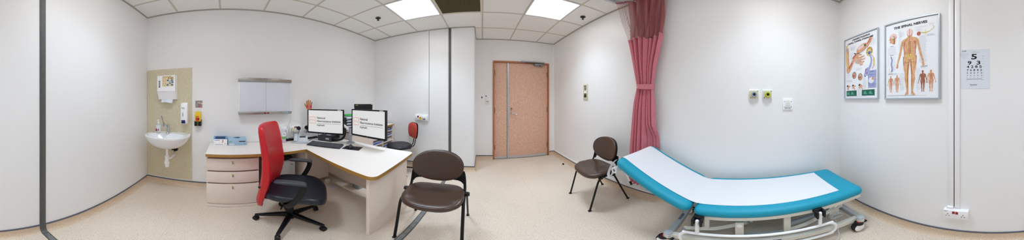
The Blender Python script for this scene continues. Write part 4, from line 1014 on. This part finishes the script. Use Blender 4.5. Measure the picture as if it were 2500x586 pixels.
# paper roll and cover paper
t2 = thing('couch_paper', 'white paper sheet covering the middle of the teal couch', 'paper sheet', (OX, OY, .521))
a26 = R(26.0); hx, hz = .292, .5205
def path(u):
    # u in metres from the foot end of the sheet, along the couch; returns x, z
    L0 = 1.045
    if u <= L0-.04: return (-.757+u, .5225)
    if u >= L0+.04:
        d = min(u-L0, .640); e = u-L0-d; n = .0022
        if e > 0:
            q = min(e/.075, 1); d += .066*math.sin(q*PI/2)**.9; n -= .036*(1-math.cos(q*PI/2))
            if e > .075: n -= (e-.075)
        return (hx + d*math.cos(a26) - n*math.sin(a26), hz + d*math.sin(a26) + n*math.cos(a26))
    s_ = (u-(L0-.04))/.08
    p0 = Vector((-.757+L0-.04, .5225)); p1 = Vector((hx, .5245)); p2 = Vector((hx+.04*math.cos(a26), hz+.04*math.sin(a26)+.003))
    q = p0*(1-s_)**2 + p1*2*s_*(1-s_) + p2*s_**2; return (q.x, q.y)
def sheet(u, v):
    x, z = path(u*1.80)
    y = -.222 + .454*v
    z += .0012*math.sin(v*9+u*7)*(1 if .02 < u < .95 else .3)
    return (x-OX, y, z-.521+.0008)
pp = B('sheet').grid(sheet, 160, 12); P(pp, 'sheet', t2, fix=False)
t3 = thing('paper_roll', 'white paper roll with a loose tail under the couch head', 'paper roll', (.958, OY, .695))
P(B('tissue').lathe([(.014, -.24), (.031, -.24), (.031, .30), (.014, .30)], axis='y', seg=28).m('greyink').lathe([(.013, -.238), (.0145, -.238), (.0145, .3005), (.013, .3005)], axis='y', seg=20), 'roll', t3)
P(B('alu').cyl((0, -.26, 0), (0, .285, 0), .006), 'spindle', t3)
tail = catmull([(.0, 0, .098), (.045, 0, .05), (.085, 0, -.03), (.10, 0, -.085), (.085, 0, -.105), (.055, 0, -.07), (.03, 0, -.01)], 6)
def tl(u, v):
    q = u*(len(tail)-1); i_ = min(int(q), len(tail)-2); p_ = tail[i_].lerp(tail[i_+1], q-i_); return (p_.x, .285-.035*v, p_.z)
P(B('tissue').grid(tl, 40, 4), 'paper_tail', t3, fix=False)

# ---------------------------------------------------------------- curtain and its track
def smooth_path():
    pts = [(.60, -1.60), (1.0, -1.60), (1.16, -1.598), (1.27, -1.565), (1.35, -1.49), (1.385, -1.38), (1.39, -1.2), (1.39, -.55), (1.375, -.42), (1.32, -.34), (1.2, -.30), (.9, -.30), (-1.17, -.30)]
    return [(v.x, v.y) for v in catmull([(a, b, 0) for a, b in pts], 6)]
tp = smooth_path()
mb = B('alu')
for w, z0, z1, mm in ((.017, ZC-.040, ZC-.004, 'alu'), (.021, ZC-.008, ZC-.001, 'alu')):
    mb.m(mm); V = []
    rings = []
    for i, p in enumerate(tp):
        a, b = tp[max(i-1, 0)], tp[min(i+1, len(tp)-1)]; d = Vector((b[0]-a[0], b[1]-a[1])).normalized(); n = Vector((-d.y, d.x))
        rings.append([(p[0]+n.x*w, p[1]+n.y*w, z0), (p[0]+n.x*w, p[1]+n.y*w, z1), (p[0]-n.x*w, p[1]-n.y*w, z1), (p[0]-n.x*w, p[1]-n.y*w, z0)])
    mb.loft(rings)
P(mb, 'curtain_track', None, label='curved grey curtain track on the ceiling above the pink curtain', category='curtain rail')
t = thing('privacy_curtain', 'rose pink hospital curtain with a net top, tied at the waist', 'curtain', (1.03, -1.56, .25))
WID = [(0, (.845, 1.205)), (.5, (.86, 1.19)), (1.05, (.885, 1.14)), (1.235, (.905, 1.108)), (1.45, (.865, 1.14)), (1.83, (.775, 1.215)), (2.1, (.745, 1.29)), (2.44, (.715, 1.34))]
def wid(h):
    for (h0, a), (h1, b) in zip(WID, WID[1:]):
        if h <= h1:
            s_ = (h-h0)/(h1-h0); return a[0]+(b[0]-a[0])*s_, a[1]+(b[1]-a[1])*s_
    return WID[-1][1]
def yline(x, h):
    # centre line: follows the track's bend near the ceiling
    s_ = max(0, (h-1.6)/.84)
    return -1.575 + s_*.34*max(0, x-1.14)**1.1*2.0
def fold(u, h, N=6.5, amp=1.0):
    lo, hi = wid(h); x = hi + (lo-hi)*u
    tie = math.exp(-((h-1.235)/.16)**2)
    A = (.042 - .018*tie)*amp
    ph = 2*PI*N*(u + .03*math.sin(5*u+1.3))
    y = yline(x, h) + A*(math.sin(ph) + .25*math.sin(2.3*ph+.8)) + .012
    x += .012*math.sin(ph+1.0)*(1-.4*tie) + .004*math.sin(h*3+u*20)
    y = max(y, YS+.006)
    low = min(1, max(0, (.80-h)/.15)) * min(1, max(0, (1.02-x)/.06))    # squeezed between the couch head and the wall
    y = y*(1-low) + (YS+.02+.012*math.sin(ph))*low
    return x, y
CX, CY, CZ = 1.03, -1.56, .25
def lower(u, v):
    top = 1.815 + .012*math.sin(2*PI*6.5*u+.5) + .02*math.sin(u*7)
    h = v*top; x, y = fold(u, h)
    bot = .012*math.sin(2*PI*6.5*u)*(1-v)
    return (x-CX, y-CY, h+bot)
P(B('curtain').grid(lower, 240, 60), 'fabric', t, fix=False)
def nethead(u, v):
    h0 = 1.80 + .012*math.sin(2*PI*6.5*u+.5) + .02*math.sin(u*7); h = h0 + v*(2.435-h0)
    k = 1 - v*(.75-.75*min(1, u*2.2))
    x, y = fold(u, h, 6.5, k)
    sag = .018*abs(math.sin(PI*14*u))*v
    return (x-CX, y-CY, h-sag)
P(B('net').grid(nethead, 220, 16), 'net_top', t, fix=False)
def gathered(u, v):
    h = 1.815 + v*.62; x, y = fold(.22+.76*u, h, 13.5, .6)
    x += .02*math.sin(u*31+v*3); x0, y0_ = fold(.03+.94*u, h, 6.5, .95); w_ = min(1, v*2.2)
    x = x0 + (x-x0)*w_; y = y0_ + (y+.014-y0_)*w_
    return (x-CX, y-.004-CY, h-.02*v)
P(B('netfold').grid(gathered, 260, 12), 'net_fold', t, fix=False)
def hem(u, v):
    h = 2.418 + .022*v; k = .25+.75*min(1, u*2.2); x, y = fold(u, h, 6.5, k)
    return (x-CX, y-CY+.001, h-.018*abs(math.sin(PI*14*u))+.0)
P(B('hem').grid(hem, 220, 2), 'top_hem', t, fix=False)
def seam(u, v):
    h = 1.80 + .012*math.sin(2*PI*6.5*u+.5) + .02*math.sin(u*7) + .022*v; x, y = fold(u, h)
    return (x-CX, y-CY+.0025, h)
P(B('curtain').grid(seam, 240, 1), 'seam', t, fix=False)
def band(a, v):
    th = a*2*PI; return (1.0065-CX + .118*math.cos(th), -1.566-CY + .062*math.sin(th)+.0, 1.205 + .055*v + .006*math.cos(th))
P(B('curtain').grid(band, 40, 3), 'tieback', t, fix=False)
P(B('sand').box((.045, .058, 1.23), (.02, .006, .012), .002), 'tieback_clip', t)
hk = B('alu')
for i in range(26):
    u = i/25; x, y = fold(u, 2.44, 6.5, .5); hk.cyl((x-CX, y-CY, 2.425), (x-CX, yline(x, 2.44)-CY-.005, 2.446), .0018, seg=6)
P(hk, 'hooks', t, kind='stuff')

# ---------------------------------------------------------------- posters and eye chart
def framed(y, z, label, w=.525, h=.725):
    t = on_wall('W', 'framed_poster', label, 'poster', y, z, 'framed anatomy posters')
    f = B('silver')
    for s_ in (-1, 1): f.bx(s_*w/2, s_*(w/2-.014), -.022, 0, 0, h, .003)
    f.bx(-w/2+.012, w/2-.012, -.022, 0, 0, .014, .003).bx(-w/2+.012, w/2-.012, -.022, 0, h-.014, h, .003)
    P(f, 'frame', t, smooth=False)
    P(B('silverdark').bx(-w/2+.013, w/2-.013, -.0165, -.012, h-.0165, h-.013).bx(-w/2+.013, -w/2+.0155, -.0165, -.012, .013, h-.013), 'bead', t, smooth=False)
    P(B('poster').bx(-w/2+.01, w/2-.01, -.014, -.002, .01, h-.01), 'sheet', t, smooth=False)
    return t
YP = -.0148
HALF = [(0, 1.0), (.028, .992), (.045, .965), (.047, .93), (.035, .89), (.032, .865), (.06, .852), (.105, .838), (.132, .81), (.145, .76), (.158, .68), (.175, .61), (.19, .545), (.205, .49), (.215, .45), (.205, .432), (.19, .455), (.178, .50), (.155, .55), (.138, .61), (.122, .68), (.112, .745), (.105, .70), (.09, .63), (.092, .57), (.105, .51), (.105, .45), (.092, .36), (.078, .29), (.082, .22), (.062, .12), (.05, .05), (.062, .018), (.05, .0), (.02, .0), (.022, .05), (.02, .12), (.022, .22), (.018, .30), (.010, .40), (0, .468)]
def figure(s, x, z, h, col, y=YP, wide=1.0):
    # each half of the body is one outline
    for sg in (-1, 1):
        s.m(col).poly([(x+sg*a*h*wide, z+b*h) for a, b in HALF], y)
        for k_, (fx, fz) in enumerate(((.222, .400), (.212, .392), (.200, .390), (.188, .398), (.180, .43))):
            s.line([(x+sg*.203*h*wide, z+.455*h), (x+sg*fx*h*wide, z+fz*h)], .016*h, y, .008*h)
        s.poly([(x+sg*.022*h, z+.02*h), (x+sg*.062*h, z+.022*h), (x+sg*.085*h, z+.0), (x+sg*.075*h, z-.012*h), (x+sg*.03*h, z-.006*h)], y)
        s.m('skin2' if col == 'skin' else 'handdark')
        for P_, w0, w1 in (([(.098, .56), (.102, .50), (.09, .42)], .012, .004), ([(.02, .44), (.028, .36), (.03, .29)], .014, .004), ([(.03, .22), (.035, .14)], .010, .004), ([(.108, .80), (.125, .74), (.13, .68)], .008, .004), ([(.07, .78), (.09, .72), (.085, .64)], .010, .004), ([(.012, .80), (.016, .66), (.012, .56)], .008, .006), ([(.01, .468), (.05, .462), (.08, .48)], .007, .004)):
            s.line([(x+sg*a*h*wide, z+b*h) for a, b in P_], w0*h, y-.0003, w1*h, smooth=3)
def lines(s, x0, x1, z0, z1, n, col='paleink', w=.0016, y=YP):
    s.m(col)
    for i in range(n):
        z = z1-(z1-z0)*i/max(n-1, 1); s.rect(x0, x1-(x1-x0)*random.uniform(0, .35), z-w/2, z+w/2, y)
# spinal nerves poster
t = framed(-.664, 1.337, 'larger-looking framed poster headed THE SPINAL NERVES, with a figure seen from behind')
s = B('ink'); s.text('THE SPINAL NERVES', 0, .648, .023, YP-.001, 'CENTER', bold=.035, width=.315)
P(s, 'heading', t, smooth=False)
s = B('skin'); H0 = .575
for k_, cols in enumerate((('skin2',), )): pass
figure(s, .0, .042, H0, 'skin', wide=1.05)
s.m('pink').ell(0, .042+H0*.945, .026, .032, YP-.0006)
s.m('skinred')
for sg in (-1, 1): s.line([(sg*.012, .32), (sg*.022, .22), (sg*.02, .1)], .004, YP-.0007); s.line([(sg*.05, .50), (sg*.055, .44), (sg*.05, .38)], .004, YP-.0007)
s.m('yellow')
for sg in (-1, 1):
    s.line([(sg*.004, .545), (sg*.03, .525), (sg*.062, .495), (sg*.078, .44), (sg*.095, .37), (sg*.11, .31)], .0045, YP-.0009, .002, smooth=4)
    s.line([(sg*.004, .365), (sg*.022, .34), (sg*.028, .25), (sg*.026, .14), (sg*.022, .06)], .007, YP-.0009, .003, smooth=4)
    s.line([(sg*.008, .38), (sg*.04, .35), (sg*.045, .33)], .004, YP-.0009)
    for i in range(9): s.line([(0, .50-.015*i), (sg*(.03+.001*i), .492-.015*i)], .0022, YP-.001)
s.ell(0, .37, .014, .016, YP-.0009); s.m('skinred').line([(0, .62), (0, .36)], .0035, YP-.0011)
s.m('handdark').line([(-.012, .335), (0, .325), (.012, .335)], .0025, YP-.0012)
# head in profile
s.m('skin').poly([(-.205, .52), (-.20, .545), (-.212, .548), (-.204, .565), (-.202, .585), (-.185, .604), (-.155, .607), (-.132, .592), (-.128, .565), (-.138, .545), (-.142, .52), (-.148, .498), (-.175, .505), (-.182, .515)], YP)
s.m('pink').ell(-.163, .58, .033, .024, YP-.0004).m('skinred').line([(-.185, .575), (-.15, .588), (-.14, .57)], .002, YP-.0006)
s.m('vent').line([(-.165, .545), (-.15, .56), (-.16, .58)], .008, YP-.0005).line([(-.155, .50), (-.155, .55)], .006, YP-.0005, .01).m('yellow').line([(-.17, .54), (-.19, .55)], .004, YP-.0006).line([(-.17, .555), (-.19, .575)], .003, YP-.0006)
# vertebra with nerves
s.m('skinred').ell(.083, .555, .018, .02, YP).m('skin2').ell(.09, .56, .008, .01, YP-.0003)
s.m('yellow').line([(.098, .567), (.125, .558), (.16, .556), (.20, .58), (.215, .60), (.20, .615)], .005, YP-.0005, .002, smooth=4).line([(.105, .56), (.14, .553), (.17, .56)], .007, YP-.0005).line([(.14, .535), (.14, .585)], .003, YP-.0005)
# side view of the spine
s.m('lilac').line([(-.19, .385), (-.178, .35), (-.184, .31), (-.175, .27), (-.182, .245)], .012, YP, .02, smooth=5).m('darkprint').line([(-.19, .385), (-.182, .35), (-.188, .31), (-.180, .27), (-.186, .235)], .0025, YP-.0006, smooth=4)
s.m('yellow').line([(-.207, .28), (-.206, .23)], .003, YP)
for x, z, h, c in ((-.192, .062, .145, 'skin'), (-.125, .062, .148, 'skin'), (.118, .062, .168, 'skin2'), (.188, .062, .168, 'skin')):
    figure(s, x, z, h, c, wide=1.15)
s.m('handdark').ell(.118, .062+.163, .007, .006, YP-.0004)
s.m('skinred'); 
for x in (-.192, -.125, .118, .188): s.line([(x, .19), (x, .15)], .004, YP-.0006)
P(s, 'artwork', t, smooth=False, fix=False)
s = B('paleink')
for x0, x1, z0, z1, n in ((-.225, -.125, .40, .47, 9), (-.11, -.075, .44, .62, 18), (.085, .16, .30, .53, 30), (-.225, -.20, .30, .38, 8), (-.165, -.14, .26, .38, 12), (-.225, -.1, .216, .228, 3), (-.095, -.045, .08, .22, 18), (.06, .10, .08, .25, 16), (.10, .16, .25, .262, 3), (.05, .20, .612, .622, 2), (.15, .225, .52, .535, 4), (.06, .12, .585, .60, 3), (.17, .22, .625, .635, 2), (-.10, -.05, .56, .60, 5), (-.07, -.045, .25, .4, 10)): lines(s, x0, x1, z0, z1, n)
lines(s, -.23, .22, .030, .034, 2, 'greyink', .0012)
s.m('greyink').rect(-.2, -.165, .395, .4, YP).rect(-.20, -.16, .482, .486, YP).rect(-.22, -.17, .226, .23, YP).rect(.10, .16, .262, .266, YP)
P(s, 'small_text', t, smooth=False, fix=False)
# carpal tunnel poster
t = framed(-1.263, 1.342, 'framed poster headed UNDERSTANDING CARPAL TUNNEL SYNDROME, in the corner beside the other poster')
s = B('ink'); s.text('UNDERSTANDING', .015, .672, .018, YP-.001, 'CENTER', bold=.035, width=.27, shear=.15).text('CARPAL TUNNEL SYNDROME', -.005, .640, .018, YP-.001, 'CENTER', bold=.035, width=.40, shear=.15)
P(s, 'heading', t, smooth=False)
s = B('skin')
s.m('sand').line([(-.215, .64), (-.218, .5), (-.205, .40), (-.185, .33)], .034, YP, .05, smooth=4)
s.m('skin').line([(-.195, .60), (-.190, .5), (-.185, .42), (-.178, .36)], .03, YP-.0003, .03, smooth=4).ell(-.19, .335, .035, .04, YP-.0003)
s.line([(-.19, .32), (-.15, .36), (-.11, .42), (-.07, .47)], .055, YP-.0004, .035, smooth=4)
s.m('skinred').line([(-.175, .35), (-.14, .385), (-.12, .41)], .018, YP-.0006).line([(-.11, .455), (-.08, .48), (-.055, .49)], .02, YP-.0009)
s.m('lilac').ell(-.222, .585, .010, .028, YP-.0006)
# palm with fingers
s.m('skin').ell(-.035, .43, .07, .042, YP-.0005, R(-35)).line([(-.07, .47), (-.02, .485), (.035, .475)], .03, YP-.0006, .014)
for k_, (a, b) in enumerate(((.075, .455), (.085, .425), (.072, .395), (.05, .37))): s.line([(-.03+.008*k_, .44-.012*k_), ((a-.03)/2+.01, b-.006), (a, b)], .024, YP-.0007-.0001*k_, .012, smooth=3)
s.m('phone')
for k_ in range(4): s.line([(-.075, .435-.012*k_), (-.02, .43-.014*k_), (.04-.008*k_, .43-.02*k_)], .0045, YP-.0013)
# raised hand at the top
s.m('skin').line([(.17, .64), (.145, .60), (.10, .55)], .042, YP, .05, smooth=3).ell(.035, .55, .085, .042, YP-.0004, R(18)).line([(-.02, .52), (-.05, .50)], .022, YP-.0005, .012).m('skinred').line([(.165, .63), (.14, .60), (.115, .575)], .012, YP-.0007).m('darkprint').line([(-.085, .515), (-.055, .50), (.0, .502), (.07, .522), (.10, .54)], .014, YP-.0002, .006, smooth=3).m('green').ell(.085, .57, .014, .014, YP-.0007)
s.m('pink').ell(.02, .56, .05, .02, YP-.0006, R(15))
# wrist section and nerves
s.m('sand').ell(.145, .487, .046, .052, YP).m('skin2')
for a in range(7): s.ell(.145+.034*math.cos(R(-20+35*a)), .487+.038*math.sin(R(-20+35*a)), .008, .009, YP-.0004)
s.m('blueprint').ell(.145, .472, .02, .018, YP-.0005).m('lilac').line([(.145, .46), (.172, .40), (.16, .34), (.13, .29)], .012, YP-.0003, .03, smooth=4).ell(.115, .275, .034, .038, YP-.0004)
s.m('blueprint').line([(.07, .24), (.10, .30), (.125, .32)], .006, YP-.0007).ell(.085, .235, .012, .006, YP-.0007).m('dirtyred').ell(.095, .30, .006, .012, YP-.0008).ell(.11, .265, .005, .010, YP-.0008)
s.m('sand').ell(.205, .37, .012, .045, YP-.0004).m('skinred').line([(.165, .45), (.20, .41), (.21, .35), (.18, .30)], .005, YP-.0003, smooth=3)
# two roundels
for x, z in ((-.085, .262), (.01, .235)): s.m('green').ell(x, z, .034, .038, YP).m('skin').ell(x, z, .028, .032, YP-.0004).m('skinred').ell(x-.006, z-.004, .02, .017, YP-.0006).m('lilac').ell(x, z+.006, .01, .008, YP-.0007)
# three small exercises
for k_, x in enumerate((-.185, -.09, .015)):
    s.m('skin').line([(x-.02, .115), (x, .135+.006*k_), (x+.03, .15-.01*k_)], .022, YP, .014, smooth=3).line([(x, .135), (x-.006+.02*k_, .098)], .016, YP-.0002, .010).m('darkprint').ell(x-.016, .15, .016, .010, YP-.0004, R(20))
s.m('green').rect(-.22, -.045, .035, .095, YP).rect(.035, .215, .035, .095, YP)
s.m('palegreen')
for x in (-.19, -.12, .08, .155): s.ell(x, .065, .022, .014, YP-.0003, R(30)).ell(x+.02, .055, .014, .008, YP-.0004)
s.m('lilac').rect(.125, .235, .11, .285, YP).m('paper').ell(.17, .185, .035, .03, YP-.0003).m('skin').ell(.195, .20, .018, .014, YP-.0005).m('blueprint').rect(.15, .21, .268, .274, YP-.0004).rect(.14, .22, .24, .243, YP-.0004).rect(.14, .22, .15, .153, YP-.0004).rect(.14, .21, .135, .138, YP-.0004)
P(s, 'artwork', t, smooth=False, fix=False)
s = B('paleink')
for x0, x1, z0, z1, n in ((-.15, -.06, .56, .60, 7), (.16, .235, .55, .62, 10), (-.15, -.09, .45, .52, 9), (.05, .115, .11, .22, 16), (-.22, -.10, .195, .215, 5), (-.03, .03, .04, .11, 12), (.18, .235, .30, .34, 6), (-.06, .05, .31, .33, 4), (-.22, -.14, .25, .30, 6), (.03, .09, .50, .515, 3)): lines(s, x0, x1, z0, z1, n)
lines(s, -.225, .2, .026, .029, 1, 'greyink', .0012)
P(s, 'small_text', t, smooth=False, fix=False)
# eye chart
t = on_wall('W', 'eye_chart', 'white paper eye test chart of black numbers, taped beside the trunking', 'eye chart', -.137, 1.413)
P(B('paper').bx(-.105, .105, -.0015, 0, 0, .297), 'sheet', t, smooth=False)
s = B('ink'); y = -.0017
s.text('5', -.010, .220, .040, y, 'CENTER', bold=.03, width=.043)
for c_, x in (('9', -.043), ('3', .022)): s.text(c_, x, .179, .027, y, 'CENTER', bold=.03, width=.029)
for i, c_ in enumerate('4285'): s.text(c_, -.055+.0305*i, .1535, .018, y, 'CENTER', bold=.03, width=.0185)
for i, c_ in enumerate('76842'): s.text(c_, -.058+.0245*i, .1305, .0135, y, 'CENTER', bold=.028, width=.0135)
for i, c_ in enumerate('93276'): s.text(c_, -.060+.0255*i, .1105, .010, y, 'CENTER', bold=.025, width=.0095)
for i, c_ in enumerate('46583'): s.text(c_, -.061+.026*i, .0935, .007, y, 'CENTER', bold=.03, width=.0065)
for i, c_ in enumerate('29459'): s.text(c_, -.062+.026*i, .0785, .005, y, 'CENTER', bold=.03, width=.0045)
for i, c_ in enumerate('67264'): s.text(c_, -.062+.026*i, .0610, .004, y, 'CENTER', bold=.02, width=.0035)
s.rect(-.065, .048, .069, .0715, y)
s.text('Parkhaler', -.040, .024, .009, y, bold=.02, width=.052)
s.text('SH 80', -.098, .283, .006, y, bold=.05, width=.03)
s.m('greyink').rect(-.035, .030, .2735, .2748, y).rect(-.022, .0, .2775, .2785, y).rect(-.04, -.02, .018, .0195, y)
for z in (.24, .22, .18, .157, .134, .113, .095, .08, .062): s.rect(.053, .056, z, z+.006, y)
P(s, 'numbers', t, smooth=False)
tp_ = B('tape').box((-.088, -.002, .258), (.06, .001, .05), 0, (0, R(35), 0))
P(tp_, 'tape', t, smooth=False)

# ---------------------------------------------------------------- one object for each loose screw, foot, post and cap
def split_parts(o):
    me = o.data; n = len(me.vertices); par = list(range(n))
    def find(a):
        while par[a] != a: par[a] = par[par[a]]; a = par[a]
        return a
    for e in me.edges:
        a, b = find(e.vertices[0]), find(e.vertices[1])
        if a != b: par[a] = b
    roots = sorted({find(i) for i in range(n)})
    if len(roots) < 2: return
    for q, r_ in enumerate(roots[1:] + roots[:1]):
        bm = bmesh.new(); bm.from_mesh(me); bm.verts.ensure_lookup_table()
        bmesh.ops.delete(bm, geom=[v for v in bm.verts if find(v.index) != r_], context='VERTS')
        m2 = bpy.data.meshes.new(me.name); bm.to_mesh(m2); bm.free()
        for mm in me.materials: m2.materials.append(mm)
        if q == len(roots)-1: o.data = m2
        else:
            c = o.copy(); C.objects.link(c); c.data = m2
for o in [x for x in C.objects if x.type == 'MESH' and x.name.split('.')[0] in ('screw', 'foot', 'pivot_post', 'pivot_cap', 'torsion_bar', 'dot')]:
    split_parts(o)
